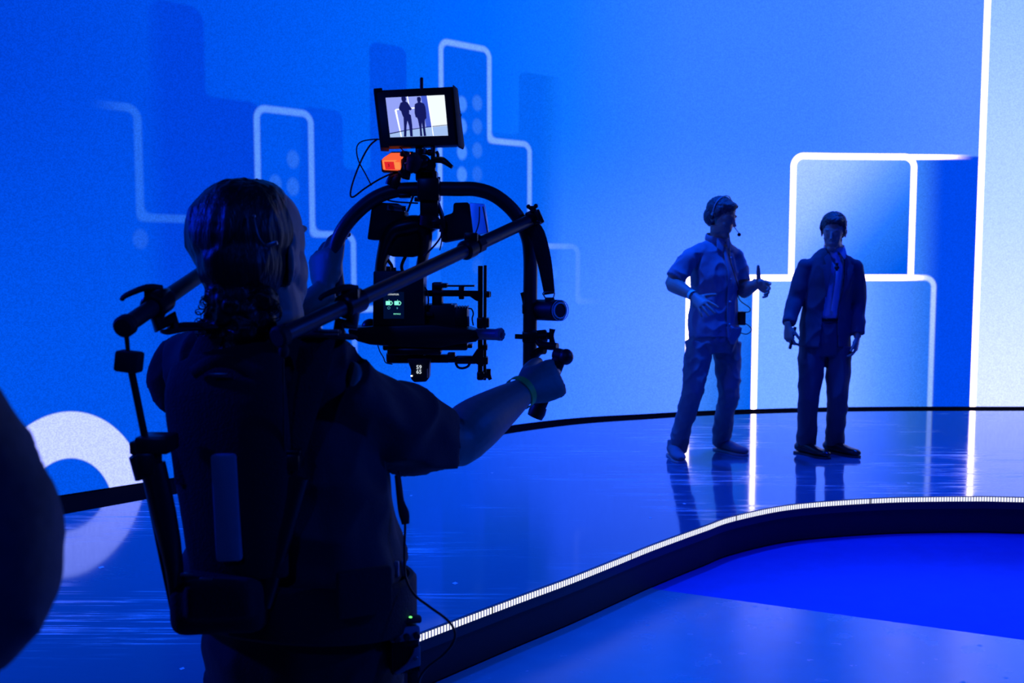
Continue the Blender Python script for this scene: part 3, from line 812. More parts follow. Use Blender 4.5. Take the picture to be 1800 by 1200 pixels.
    def test(c, n):
        t = (zt-c.z)/(zt-zb)
        ax = nb.lerp(wai, min(1.2, max(0, t))); x = (c-ax).dot(l)+.012; y = (c-ax).dot(f)
        w_ = .062-.010*t if t < 1.0 else .052+.03*(t-1)
        return y > .02 and -w_ < x < w_*1.0 and t > -.35
    me = cut_front(me, test, .007)
    me.polygons.foreach_set('use_smooth', [True]*len(me.polygons))
    link_mesh('jacket', me, M_suit, T)
    for sd in (-1, 1):                       # lapels
        lp = MB(); q = lambda t, x, d: nb.lerp(wai, t)+l*(sd*x-.012)+f*d
        lp.prism([q(-.02, .050, .060), q(.12, .050, .112), q(.35, .052, .142), q(.62, .056, .138), q(.78, .056, .132), q(.42, .098, .140), q(.22, .112, .128), q(.20, .088, .125), q(.10, .098, .098)], f*.006)
        lp.build('lapel', M_suit, T, bevel=.002)
    pc = MB(); pc.box(che+l*.085+f*.128+u*.02, (.06, .006, .012), rotm(l, f, u), bevel=.002); pc.build('breast_pocket', M_suit, T)
    mc = MB(); mc.tube([A(1471, 462, 6.90), A(1471, 476, 6.90)], [.010, .008], n=12); mc.sphere(A(1471, 470, 6.90), (.017, .012, .015)); mc.build('clip_microphone', M_blk, T)
    # trousers
    t = MB()
    t.tube([A(1451, 560, Y0), pel, A(1451, 624, Y0)], [(.15, .108), (.166, .115), (.150, .10)], n=28, ref=l)
    t.tube([hR, hR.lerp(kR, .5), kR, kR.lerp(aR, .5), aR+V(0, 0, -.05)], [.094, .088, .074, .068, .067], n=22, smooth=4)
    t.tube([hL, hL.lerp(kL, .5), kL, kL.lerp(aL, .5), aL+V(0, 0, -.05)], [.094, .088, .072, .066, .066], n=22, smooth=4)
    t.build('trousers', M_suit, T, voxel=.007, relax=3, wrinkle=folds(.014, 7, 8, (1, 1, .6)))
    bl = MB(); q = A(1451, 562, Y0)
    bl.tube([q+l*math.cos(a)*.155+f*math.sin(a)*.112 for a in [i*2*PI/40 for i in range(40)]], [(.004, .018)]*40, n=8, closed=True); bl.build('belt', M_shoe_b, T)
    for hp, dr in ((fR, (.55, -.85, 0)), (fL, (.60, -.82, 0))):
        st = hp+V(-.055, .07, 0)
        m = MB(); shoe(m, st+V(0, 0, .010), dr, .285, .048); o = m.build('shoe', M_shoe_b, T, voxel=.005, relax=2)
        m = MB(); sole(m, st, dr, .285, .050); m.build('sole', M_sole, o, bevel=.003)
    # what he holds
    c = R_w+V(.028, -.02, -.085)
    ck = thing('presentation_clicker', 'slim black clicker held low in the hand of the man in the dark suit', 'remote', c)
    m = MB(); m.box(c, (.018, .030, .16), Quaternion((0, 1, 0), .22), bevel=.006); m.build('case', M_blk, ck)
    for i in range(2):
        m = MB(); m.cyl(c+V(.006, -.014, .03-.03*i), c+V(.006, -.019, .03-.03*i), .006, n=12, bevel=.001); m.build('button', M_btn, ck)
presenter_suit()

# ------------------------------------------------------------ camera operator
def operator():
    T = thing('person', 'camera operator seen from behind in dark t-shirt, arms raised to a gimbal', 'person', (-.42, 1.95, .006))
    f = V(.42, .91, 0).normalized(); l = V(-f.y, f.x, 0)
    nb = A(462, 600, 1.96); hc = A(462, 434, 1.99)
    hf = (.40, .90, .02); hu = (.02, -.06, 1)
    Ls = A(322, 662, 2.03); Rs = A(598, 672, 1.86)
    che = A(478, 740, 1.93); wai = A(500, 920, 1.93); pel = A(532, 1120, 1.95)
    Re = A(790, 779, 2.04); Rw = A(915, 690, 2.22)
    Le = A(425, 655, 2.28); Lw = A(571, 515, 2.40)
    b = MB(); head(b, hc, hf, hu, 1.04)
    b.sphere(A(506, 478, 2.00), (.040, .055, .060)); b.sphere(A(494, 522, 2.0), (.046, .055, .042)); b.sphere(A(505, 505, 2.02), (.040, .05, .045))
    ec = A(506, 464, 1.93); b.sphere(ec+V(.004, .02, 0), (.014, .03, .030)); b.tube([ec+V(-.004, .006, -.038), ec+V(.006, -.008, -.030), ec+V(.010, -.012, .0), ec+V(.006, -.008, .030), ec+V(-.008, .01, .036)], [.006, .006, .0065, .0065, .006], n=10, smooth=4)
    b.tube([hc+V(0, -.02, -.05), A(472, 552, 1.98), nb], [.066, .070, .085], n=20)
    b.tube([pel, wai, che, A(466, 650, 1.95), nb], [(.185, .12), (.175, .11), (.185, .12), (.15, .09), (.065, .065)], n=28, smooth=3, ref=l)
    b.tube([Rs, Rs.lerp(Re, .5), Re, Re.lerp(Rw, .30), Re.lerp(Rw, .7), Rw], [.048, .050, .050, .059, .046, (.037, .031)], n=20, smooth=4)
    b.tube([Ls, Ls.lerp(Le, .5), Le, Le.lerp(Lw, .35), Lw], [.048, .048, .048, .052, .034], n=20, smooth=4)
    # right hand closed round the grip, left hand on the hoop
    grip_top = A(992, 625, 2.33); grip_bot = A(945, 724, 2.31); ga = (grip_bot-grip_top).normalized()
    hand(b, Rw, A(976, 664, 2.27)-Rw, V(.20, .96, -.1), 1, curls=(.80, .86, .9, .95), spread=.02, thumb=(.75, .45, .45), k=1.12, tcurl=.5)
    hand(b, Lw, A(566, 455, 2.43)-Lw, V(.55, .8, .1), -1, curls=(.45, .5, .55, .6), spread=.03, thumb=(.95, .35, .10), k=1.10, tcurl=.2)
    for sx, hx in ((1, .0), (-1, .0)):
        h_ = pel+l*sx*.10+V(0, 0, -.04); k_ = V(h_.x+(-.02 if sx > 0 else .03), h_.y+.02, .50); a_ = V(k_.x, k_.y-.03, .10)
        b.tube([h_, k_, a_], [.085, .055, .040], n=18, smooth=3)
    b.build('body', M_skinO, T, voxel=.0042, relax=2)
    # hair: cap, then a curly tail at the nape
    h = MB(); rnd = random.Random(4)
    h.sphere(A(423, 412, 1.94), (.104, .105, .109)); h.sphere(A(458, 388, 1.965), (.062, .098, .080))
    h.sphere(A(424, 462, 1.915), (.086, .085, .082)); h.sphere(A(420, 520, 1.90), (.066, .06, .05))
    h.build('hair', M_hairO, T, voxel=.0045, relax=3, wrinkle=folds(.006, 24, 3, (1, 1, .25)))
    h = MB()
    for i in range(40):
        a = rnd.random()*2*PI; r_ = rnd.random()**.5
        h.sphere(A(418+62*r_*math.cos(a), 553+50*r_*math.sin(a), 1.86+rnd.uniform(-.01, .04)), rnd.uniform(.016, .026))
    h.sphere(A(418, 553, 1.88), (.055, .04, .045))
    h.build('ponytail', M_hairO, T, voxel=.004, relax=1, wrinkle=folds(.007, 45, 6))
    h = MB()
    for i in range(60):                      # loose curls round the tail
        a = rnd.uniform(0, 2*PI); x0 = 418+66*math.cos(a); y0 = 553+54*math.sin(a); q = []
        rr_ = rnd.uniform(5, 11); ph = rnd.uniform(0, 6)
        for j in range(9):
            q.append(A(x0+rr_*math.cos(ph+j*.8)+math.cos(a)*j*.6, y0+rr_*math.sin(ph+j*.8)+j*1.6, 1.85+.002*j))
        h.tube(q, .0009, n=5, smooth=3)
    o = h.build('loose_curls', M_hairO, T); o['kind'] = 'stuff'
    # t-shirt
    s = MB()
    s.tube([A(526, 1030, 1.93), A(520, 985, 1.93), A(516, 925, 1.93), A(500, 850, 1.93), che, A(468, 665, 1.94), A(463, 615, 1.96)],
           [(.205, .15), (.230, .170), (.222, .160), (.212, .152), (.205, .145), (.175, .115), (.085, .078)], n=36, smooth=4, ref=l)
    for s_ in (Ls, Rs): s.tube([nb+V(0, 0, -.03), nb.lerp(s_, .5)+V(0, 0, .006), s_+V(0, 0, .010)], [(.065, .065), (.072, .060), (.072, .068)], n=18)
    s.tube([Rs+V(0, 0, -.004), Rs.lerp(Re, .35)+V(0, 0, -.020), Rs.lerp(Re, .68)+V(0, 0, -.018), Rs.lerp(Re, .93)+V(0, 0, -.006)], [.074, .078, .078, .070], n=24, smooth=3)
    s.tube([Ls, Ls.lerp(Le, .5), Ls.lerp(Le, .95)], [.078, .084, .080], n=22)
    s.build('tshirt', M_tee, T, voxel=.0065, relax=4, wrinkle=folds(.026, 7, 12, (1, 1, .8)))
    cm = MB(); n0 = A(463, 608, 1.955)
    cm.tube([n0+l*math.cos(a)*.078+f*math.sin(a)*.078+V(0, 0, .012+.008*math.sin(a)) for a in [i*2*PI/32 for i in range(32)]], [(.006, .012)]*32, n=8, closed=True)
    cm.build('collar', M_tee, T)
    # trousers
    t = MB()
    t.tube([A(520, 1010, 1.94), A(530, 1080, 1.95), pel+V(0, 0, -.02), pel+V(0, 0, -.12)], [(.198, .145), (.212, .155), (.215, .16), (.19, .14)], n=32, smooth=3, ref=l)
    for sx in (1, -1):
        h_ = pel+l*sx*.105+V(0, 0, -.08); k_ = V(h_.x+(-.02 if sx > 0 else .03), h_.y+.02, .48); a_ = V(k_.x, k_.y-.03, .06)
        t.tube([h_, h_.lerp(k_, .5), k_, k_.lerp(a_, .6), a_], [.115, .10, .082, .076, .078], n=24, smooth=3)
    t.build('trousers', M_trou, T, voxel=.008, relax=3, wrinkle=folds(.012, 6, 15, (1, 1, .7)))
    for sx in (1, -1):
        h_ = pel+l*sx*.105; k_ = V(h_.x+(-.02 if sx > 0 else .03), h_.y-.01, .006)
        st = k_-f*.09
        m = MB(); shoe(m, st+V(0, 0, .010), f, .30, .052); o = m.build('shoe', M_shoe_b, T, voxel=.006, relax=2)
        m = MB(); sole(m, st, f, .30, .054); m.build('sole', M_sole, o, bevel=.003)
    # wristband: flat loop
    arm_band(Rw.copy(), (Rw-Re).normalized(), .0375, .0365, .0085, M_bandO, T)
    # earpiece wire over the hair
    e = MB(); e.tube([A(446, 380, 1.845), A(450, 400, 1.835), A(456, 418, 1.83), A(465, 430, 1.83)], .0016, n=8, smooth=3); e.sphere(A(446, 380, 1.843), .004)
    e.box(A(478, 429, 1.83), (.022, .006, .008), Quaternion((0, 1, 0), -.3), bevel=.002)
    e.build('headset_clip', M_steel, T)
M_tee = pbr('black_tshirt', (.035, .037, .045), .9, bump=.3, bscale=280, var=.12)
M_trou = pbr('dark_work_trousers', (.018, .018, .024), .9, bump=.3, bscale=240, var=.15)
M_bandO = pbr('yellow_green_wristband', (.35, .75, .10), .55)
M_steel = pbr('worn_steel', (.32, .32, .36), .35, metal=.8)
M_alu = pbr('black_anodised', (.018, .018, .022), .32, metal=.3)
M_tube = pbr('carbon_tube', (.025, .025, .032), .42, bump=.1, bscale=400, spec=.6)
M_pad = pbr('padded_nylon', (.012, .012, .016), .85, bump=.5, bscale=220)
M_plate = pbr('glossy_spine_plate', (.25, .27, .34), .45)
M_cable = pbr('black_cable', (.010, .010, .013), .5)
operator()

# ------------------------------------------------------------ body support worn by the operator
def pbox(mb, x0, y0, x1, y1, Y, d, bevel=.004, rot=None):
    c = A((x0+x1)/2, (y0+y1)/2, Y); c.y += d/2
    mb.box(c, (R(abs(x1-x0), Y), d, R(abs(y1-y0), Y)), rot, bevel=bevel)
def part(name, mat, parent, fn, **kw):
    m = MB(); fn(m); return m.build(name, mat, parent, **kw)
def rod_clamp(m, c, ax, r=.022):
    m.cyl(c-ax*.026, c+ax*.026, r, n=20, bevel=.003)
def rig():
    T = thing('body_support_rig', 'black exoskeleton camera support worn on the operator, rods over both shoulders', 'camera support', A(420, 900, 1.74))
    # rods
    rb = A(495, 590, 1.70); rf = A(938, 384, 2.40)
    lb = A(221, 572, 1.68); lf = A(432, 428, 2.25)
    def tubes(m): m.cyl(rb, rf, .0148, n=28, bevel=.002)
    r1 = part('shoulder_rod', M_tube, T, tubes)
    r2 = part('shoulder_rod', M_tube, T, lambda m: m.cyl(lb, lf, .0150, n=28, bevel=.002))
    for rd, p0, p1 in ((r1, rb, rf), (r2, lb, lf)):
        ax = (p1-p0).normalized()
        part('end_cap', M_blkm, rd, lambda m: m.cyl(p0-ax*.012, p0+ax*.010, .0190, n=28, bevel=.004))
    ax = (rf-rb).normalized()
    # mid collar of the right rod
    c = rb+ax*((A(818, 433, 2.2)-rb).dot(ax))
    part('collar', M_alu, r1, lambda m: (m.cyl(c-ax*.040, c-ax*.004, .0215, n=20, bevel=.004), m.cyl(c, c+ax*.028, .0205, n=8, bevel=.003), m.box(c-ax*.01+V(0, 0, .022), (.030, .030, .020), bevel=.004)))
    # front clamp on the hoop with wing screws
    def fc(m):
        q = Quaternion((0, 1, 0), -.42)
        m.box(A(938, 384, 2.40), (.030, .040, .040), q, bevel=.004)
        m.box(A(948, 381, 2.385), (.012, .05, .034), q, bevel=.003)
    cl = part('hoop_clamp', M_alu, T, fc)
    def wing(m):
        a = A(935, 373, 2.38); m.cyl(a, A(936, 362, 2.38), .005, n=12)
        m.tube([A(929, 363, 2.38), A(935, 367, 2.38), A(942, 362, 2.38)], [.0045, .005, .0045], n=10, smooth=3)
        m.sphere(A(929, 363, 2.38), .0055); m.sphere(A(942, 362, 2.38), .0055)
    part('wing_screw', M_alu, cl, wing)
    part('wing_screw', M_alu, cl, lambda m: (m.cyl(A(940, 391, 2.37), A(948, 390, 2.36), .005, n=12), m.sphere(A(947, 390, 2.36), .006)))
    # posts and shoulder plates
    def post(cx, cy, Y, bx, by, BY, plate, rod_p0, rod_ax):
        g = A(cx, cy, Y)
        t = (g-rod_p0).dot(rod_ax); g = rod_p0+rod_ax*t
        def f1(m):
            rod_clamp(m, g, rod_ax, .0235)
            m.box(g+V(0, 0, .018), (.034, .050, .020), bevel=.004)
            m.tube([g+V(0, 0, -.012), g+V(0, 0, -.040), A(bx, by, BY)+V(0, 0, .02), A(bx, by, BY)], [(.026, .016), (.016, .014), .013, .013], n=14)
        o = part('rod_clamp', M_alu, T, f1)
        part('locking_lever', M_blkm, o, lambda m: m.tube([g+V(.012, -.012, .028), g+V(-.010, -.026, .030), g+V(-.044, -.034, .016), g+V(-.052, -.034, .008)], [(.008, .006), (.011, .006), (.010, .005), (.006, .004)], n=12, smooth=3))
        part('shoulder_plate', M_pad, T, plate, bevel=.003)
    lax = (lf-lb).normalized()
    def plL(m):
        m.tube([A(290, 584, 1.80), A(330, 577, 1.83), A(375, 574, 1.86)], [(.005, .024), (.005, .030), (.006, .030)], n=12, smooth=4, ref=(0, 0, 1))
        m.box(A(340, 571, 1.83), (.05, .03, .010), bevel=.003)
    post(290, 527, 1.80, 305, 578, 1.82, plL, lb, lax)
    def plR(m):
        m.tube([A(520, 590, 1.79), A(560, 588, 1.80), A(615, 592, 1.84)], [(.005, .028), (.006, .030), (.006, .030)], n=12, smooth=4, ref=(0, 0, 1))
        m.box(A(575, 584, 1.80), (.050, .03, .010), bevel=.003)
    post(602, 525, 1.86, 597, 586, 1.84, plR, rb, ax)
    def chock(m):
        m.sphere(A(559, 576, 1.78), .0065)
        m.box(A(580, 581, 1.78), (.030, .006, .003)); m.box(A(580, 587, 1.78), (.030, .006, .003))
    part('buckle', M_steel, T, chock)
    # lift cords, pulleys, struts
    def cord(a, b_): part('lift_cord', M_cable, T, lambda m: m.cyl(a, b_, .0022, n=10))
    cord(A(220, 590, 1.67), A(224, 622, 1.68)); cord(A(224.5, 590, 1.67), A(227, 622, 1.68))
    cord(A(497, 608, 1.70), A(500, 795, 1.72))
    part('cord_pulley', M_blkm, T, lambda m: (m.box(A(227, 635, 1.68), (.041, .034, .036), Quaternion((0, 1, 0), .13), bevel=.005)))
    part('cord_pulley', M_blkm, T, lambda m: m.sphere(A(499, 617, 1.70), (.009, .008, .012)))
    part('pull_rod', M_alu, T, lambda m: m.cyl(A(231, 652, 1.68), A(256, 775, 1.70), .0062, n=14))
    def brL(m):
        pbox(m, 234, 768, 296, 800, 1.68, .06, .006); pbox(m, 226, 776, 262, 800, 1.69, .04, .004)
        m.box(A(262, 812, 1.70), (.034, .045, .040), bevel=.006)
        m.tube([A(236, 800, 1.69), A(256, 834, 1.70)], [(.010, .01), (.02, .02)], n=12)
    part('strut_head', M_alu, T, brL)
    part('strut', M_alu, T, lambda m: (m.tube([A(268, 815, 1.70), A(288, 905, 1.70), A(306, 1000, 1.71), A(309, 1078, 1.73)], [(.022, .020), (.0215, .020), (.016, .018), (.009, .012)], n=14, ref=(1, 0, 0), smooth=2),
                                   m.tube([A(249, 815, 1.70), A(283, 980, 1.70), A(302, 1070, 1.72)], [.004, .004, .004], n=8)))
    part('strut_head', M_alu, T, lambda m: (pbox(m, 486, 798, 526, 830, 1.72, .05, .005), pbox(m, 482, 791, 528, 800, 1.72, .055, .003)))
    part('strut', M_alu, T, lambda m: m.tube([A(520, 838, 1.735), A(497, 940, 1.73), A(466, 1065, 1.735)], [(.022, .012), (.018, .012), (.012, .010)], n=12, ref=(1, 0, 0)))
    # back pad, spine, lumbar box
    def bp(m):
        m.tube([A(395, 625, 1.81), A(395, 690, 1.77), A(405, 800, 1.755), A(412, 920, 1.755), A(420, 1010, 1.76)], [(.105, .030), (.120, .036), (.118, .036), (.105, .034), (.10, .03)], n=26, smooth=4, ref=(1, -.25, 0))
    part('back_pad', M_pad, T, bp, voxel=.006, relax=3)
    def web(m):
        m.tube([A(372, 590, 1.86), A(345, 650, 1.80), A(325, 750, 1.765), A(330, 850, 1.75)], [(.026, .004)]*4, n=10, smooth=4, ref=(1, -.2, 0))
    part('shoulder_strap', M_pad, T, web)
    part('shoulder_strap', M_pad, T, lambda m: m.tube([A(560, 594, 1.79), A(548, 650, 1.76), A(510, 780, 1.74), A(480, 860, 1.735)], [(.030, .004)]*4, n=10, smooth=4, ref=(1, .2, 0)))
    part('handle_strap', M_pad, T, lambda m: m.tube([A(340, 655, 1.75), A(372, 636, 1.735), A(412, 638, 1.735), A(446, 660, 1.745)], [(.006, .012)]*4, n=10, smooth=4))
    def spine(m):
        q = Quaternion((0, 1, 0), -.03)
        m.box(A(396, 894, 1.705)+V(0, .010, 0), (R(46, 1.705), .020, R(196, 1.705)), q, bevel=.006)
    part('spine_plate', M_plate, T, spine)
    def lum(m):
        q = Quaternion((0, 0, 1), .12)
        m.box(A(388, 1056, 1.745), (R(172, 1.74), .085, R(108, 1.74)), q, bevel=.026, seg=3)
        m.box(A(386, 1052, 1.705), (R(120, 1.74), .03, R(70, 1.74)), q, bevel=.012, seg=3)
    part('lumbar_pad', M_pad, T, lum, voxel=.006, relax=2)
    part('lumbar_buckle', M_steel, T, lambda m: m.box(A(328, 1009, 1.68), (.020, .008, .004), bevel=.001))
    part('lumbar_buckle', M_steel, T, lambda m: m.box(A(362, 1017, 1.675), (.022, .008, .004), bevel=.001))
    part('strap_buckle', M_steel, T, lambda m: m.box(A(384, 657, 1.725), (.032, .006, .003), bevel=.001))
    # waist belt
    f = V(.42, .91, 0).normalized(); l = V(-f.y, f.x, 0)
    def belt(m):
        c = A(522, 1038, 1.94); n = 48; rings = []
        for i in range(n):
            a = i*2*PI/n
            d = l*math.cos(a)*.238+f*math.sin(a)*.180; e = d.normalized()
            zz = -.020*math.sin(a)
            rings.append([m.bm.verts.new(c+d+e*o_+V(0, 0, hz+zz)) for hz, o_ in ((-.052, 0), (-.052, .008), (-.045, .014), (.045, .014), (.052, .008), (.052, 0))])
        for i in range(n):
            A_, B_ = rings[i], rings[(i+1) % n]
            for k in range(6): m.bm.faces.new((A_[k], A_[(k+1) % 6], B_[(k+1) % 6], B_[k]))
    part('waist_belt', M_pad, T, belt)
    def bpock(m):
        pbox(m, 588, 1000, 690, 1086, 1.735, .02, .006, Quaternion((0, 0, 1), .45))
    part('belt_pouch', M_pad, T, bpock)
    for y in (998, 1080):
        part('belt_buckle', M_plate, T, lambda m: (m.box(A(697, y+2, 1.845), (.010, .012, .030), bevel=.002), m.box(A(709, y, 1.87), (.008, .012, .030), bevel=.002)))
rig()

# ------------------------------------------------------------ battery pack on the hip with its cable
def hip_pack():
    c = A(711, 1136, 1.84)
    T = thing('belt_battery_pack', 'finned battery unit with round knobs on the right hip of the operator', 'battery pack', c)
    q = Quaternion((0, 0, 1), .30); Mq = q.to_matrix()
    P = lambda x, y, z: c+Mq @ V(x, y, z)
    part('case', M_blk, T, lambda m: m.box(P(0, .012, -.006), (.056, .040, .088), q, bevel=.006))
    part('top_panel', M_plate, T, lambda m: (m.box(P(0, -.004, .026), (.057, .020, .026), q @ Quaternion((1, 0, 0), -.35), bevel=.004)))
    part('lid', M_blkm, T, lambda m: m.tube([P(-.030, .01, .038), P(-.012, .01, .046), P(.012, .01, .050), P(.032, .012, .046)], [(.012, .006), (.018, .008), (.018, .008), (.012, .007)], n=12, smooth=3))
    for i in range(3):
        part('knob', M_blkm, T, lambda m: (m.cyl(P(-.018+.019*i, -.012, .025+.001*i), P(-.018+.019*i, -.022, .022+.001*i), .0062, n=18, bevel=.0015)))
    part('cooling_fins', M_alu, T, lambda m: [m.box(P(-.025+.0039*i, -.010, -.022), (.0017, .008, .050), q) for i in range(14)])
    part('belt_clip', M_plate, T, lambda m: m.prism([P(.027, -.018, .004), P(.016, -.018, .000), P(.012, -.018, -.012), P(.002, -.018, -.026), P(-.012, -.018, -.036), P(-.024, -.018, -.042), P(-.016, -.018, -.046), P(.006, -.018, -.038), P(.027, -.018, -.034)], Mq @ V(0, .006, 0)), bevel=.0015)
    part('clip_screw', M_steel, T, lambda m: m.cyl(P(.018, -.017, -.018), P(.018, -.021, -.018), .0045, n=16, bevel=.001))
    part('status_light', glow('green_status', (.15, 1, .2, 1), 2.0), T, lambda m: m.sphere(P(.012, .000, .056), (.0032, .003, .0016)))
    part('strap', M_pad, T, lambda m: m.box(P(.018, .01, -.075), (.02, .01, .06), q, bevel=.002))
    cb = MB(); Yc = 1.80
    cb.tube([A(701, 828, 1.90), A(707, 870, 1.87), A(712, 915, 1.85), A(711, 965, 1.84), A(713, 1012, 1.83), A(728, 1044, 1.80), A(755, 1066, 1.78), A(785, 1088, 1.76), A(799, 1108, 1.75), A(797, 1128, 1.75), A(780, 1150, 1.76), A(752, 1172, 1.79), A(737, 1195, 1.82), A(739, 1225, 1.85)], .0024, n=10, smooth=6)
    o = cb.build('power_cable', M_cable, None)
    tag(o, 'thin black cable looping from the side of the operator down past the hip pack', 'cable')
    part('cable_sleeve', M_blkm, o, lambda m: m.tube([A(697, 835, 1.88), A(704, 880, 1.865), A(710, 902, 1.855), A(713, 921, 1.85)], [(.004, .004), (.007, .004), (.010, .005), (.007, .004)], n=12, smooth=3, ref=(1, 0, 0)))
hip_pack()

# ------------------------------------------------------------ gimbal with its cinema camera
def gimbal():
    G = 2.42
    T = thing('camera_gimbal', 'black hoop-handled camera gimbal held up by the operator', 'gimbal', A(760, 560, G))
    r = R(12.5, G)
    # hoop
    hoop = [A(596, 520, G), A(590, 470, G), A(592, 428, G), A(612, 390, G), A(650, 354, G), A(690, 336, G), A(740, 332, G), A(800, 332, G), A(838, 333, G), A(872, 345, G), A(905, 374, G), A(926, 412, G), A(932, 450, G), A(932, 520, G), A(931, 660, G)]
    part('hoop_handle', M_tube, T, lambda m: m.tube(hoop, [R(12.5, G)]*len(hoop), n=22, smooth=6, ref=(0, 1, 0)))
    # centre mast
    def mast(m):
        pbox(m, 736, 300, 768, 345, G-.02, .045, .004); pbox(m, 733, 312, 772, 352, G-.03, .07, .006)
        pbox(m, 738, 345, 770, 380, G-.015, .045, .004); m.cyl(A(754, 378, G), A(752, 400, G), .026, n=24, bevel=.004)
        pbox(m, 728, 346, 740, 354, G-.01, .02, .002); pbox(m, 700, 340, 722, 347, G-.02, .04, .002)
    part('mast', M_alu, T, mast)
    def hook(m):
        m.tube([A(684, 325, G-.01), A(690, 312, G-.01), A(705, 306, G-.01), A(728, 296, G-.01)], [.010, .010, .009, .009], n=12, smooth=3)
        m.box(A(695, 320, G-.01), (.022, .02, .034), Quaternion((0, 1, 0), .35), bevel=.004)
        m.box(A(706, 306, G-.02), (.018, .018, .016), bevel=.004)
    part('accessory_arm', M_alu, T, hook)
    # pan motor head and roll yoke
    def yoke(m):
        Yg = G+.02
        m.tube([A(668, 600, Yg), A(668, 500, Yg), A(672, 455, Yg), A(688, 410, Yg), A(715, 398, Yg), A(742, 398, Yg), A(748, 430, Yg), A(740, 470, Yg), A(734, 520, Yg), A(734, 600, Yg)],
               [(.030, .014), (.030, .014), (.030, .015), (.032, .022), (.034, .026), (.032, .022), (.030, .015), (.030, .013), (.030, .013), (.030, .013)], n=18, smooth=5, ref=(0, 1, 0))
        m.prism([A(683, 410, Yg), A(740, 405, Yg), A(733, 448, Yg), A(690, 446, Yg)], (0, .05, 0))
    part('roll_yoke', M_alu, T, yoke, bevel=.0)
    def core(m):
        m.prism([A(664, 440, G+.005), A(676, 405, G+.005), A(698, 382, G+.005), A(764, 378, G+.005), A(772, 398, G+.005), A(758, 408, G+.005), A(748, 446, G+.005), A(724, 452, G+.005), A(690, 451, G+.005)], (0, .055, 0))
    part('pan_motor', M_alu, T, core, bevel=.004)
    part('top_bracket', M_alu, T, lambda m: (m.tube([A(765, 345, G), A(772, 365, G), A(778, 385, G), A(776, 408, G)], [(.007, .006)]*4, n=10, smooth=3), pbox(m, 750, 384, 782, 402, G-.02, .04, .004), m.box(A(766, 390, G-.03), (.02, .01, .008), bevel=.002)))
    # batteries
    def batL(m):
        m.prism([A(654, 355, G), A(700, 357, G), A(712, 372, G), A(706, 400, G), A(690, 421, G), A(645, 421, G)], (0, .10, 0))
    b1 = part('battery', M_blkm, T, batL, bevel=.005)
    def sock(m):
        m.prism([A(681, 358, G-.003), A(714, 362, G-.003), A(711, 372, G-.003), A(680, 369, G-.003)], (0, .006, 0))
    part('connector_plate', M_steel, b1, sock)
    part('connector', M_blk, b1, lambda m: (m.cyl(A(687, 364, G-.012), A(687, 364, G), .0055, n=14, bevel=.001), m.cyl(A(710, 367, G-.012), A(710, 367, G), .0055, n=14, bevel=.001)))
    def batR(m):
        m.prism([A(797, 356, G), A(824, 355, G), A(832, 415, G), A(776, 426, G), A(780, 379, G), A(796, 374, G)], (0, .10, 0))
    b2 = part('battery', M_blkm, T, batR, bevel=.005)
    part('battery_tray', M_tray, T, lambda m: m.prism([A(825, 356, G+.012), A(852, 358, G+.012), A(859, 408, G+.012), A(832, 414, G+.012)], (0, .07, 0)), bevel=.003)
    part('release_cord', M_cable, T, lambda m: (m.tube([A(843, 363, G), A(842, 390, G), A(836, 410, G)], .0016, n=8, smooth=3), m.tube([A(849, 363, G), A(853, 385, G), A(857, 408, G)], .0016, n=8, smooth=3)))
    # controller box with display between the yoke legs
    def ctl(m): m.prism([A(656, 476, G-.025), A(745, 476, G-.025), A(745, 575, G-.025), A(655, 575, G-.025)], (0, .09, 0))
    cb = part('control_box', M_blk, T, ctl, bevel=.004)
    D = G-.029
    part('status_screen', glow('standby_screen', (.0, .004, .03, 1), 1.0), cb, lambda m: m.prism([A(674, 513, D), A(710, 513, D), A(710, 560, D), A(674, 560, D)], (0, .003, 0)))
    teal = glow('teal_icons', (.25, 1.0, .75, 1), 1.1); wht = glow('white_icons', (.8, .9, 1, 1), 1.0); dim = glow('dim_icons', (.08, .35, .5, 1), .8)
    rt, upv = (1, 0, 0), (0, 0, 1)
    for x in (683.5, 698.5):
        def bat(m):
            m.prism([A(x-5.3, 529, D-.001), A(x+2.4, 529, D-.001), A(x+2.4, 536, D-.001), A(x-5.3, 536, D-.001)], (0, .001, 0))
            pts = [(x+2.4, 529), (x+5, 530.2), (x+6.3, 532.5), (x+5, 535), (x+2.4, 536.2)]
            m.tube([A(a, b_, D-.001) for a, b_ in pts], .0009, n=6)
            m.box(A(x+.3, 527.4, D-.001), (.0014, .001, .0016))
        part('battery_icon', teal, cb, bat)
    text_mesh('menu_text', 'MONITOR', .0056, A(691.5, 517.5, D-.001), rt, upv, wht, cb)
    text_mesh('menu_text', 'DETAILS', .0046, A(698, 551.8, D-.001), rt, upv, teal, cb)
    part('menu_icon', dim, cb, lambda m: m.tube([A(683.5+2.1*math.cos(a), 541+2.1*math.sin(a), D-.001) for a in [i*PI/6 for i in range(12)]], .0006, n=6, closed=True))
    part('menu_icon', dim, cb, lambda m: m.prism([A(697.5, 539.3, D-.001), A(699.5, 541, D-.001), A(698.3, 543.5, D-.001), A(697.3, 542, D-.001)], (0, .001, 0)))
    # cables under the pan motor
    for pts in ([(684, 446), (681, 455), (688, 466), (691, 480)], [(716, 446), (710, 456), (706, 468), (708, 478)]):
        part('motor_cable', M_cable, T, lambda m: m.tube([A(a, b_, G+.02) for a, b_ in pts], .0042, n=10, smooth=4))
    part('plug', M_blk, T, lambda m: m.cyl(A(683, 468, G), A(683, 482, G), .006, n=14, bevel=.001))
    part('plug', M_blk, T, lambda m: m.cyl(A(693, 470, G), A(693, 482, G), .005, n=14, bevel=.001))
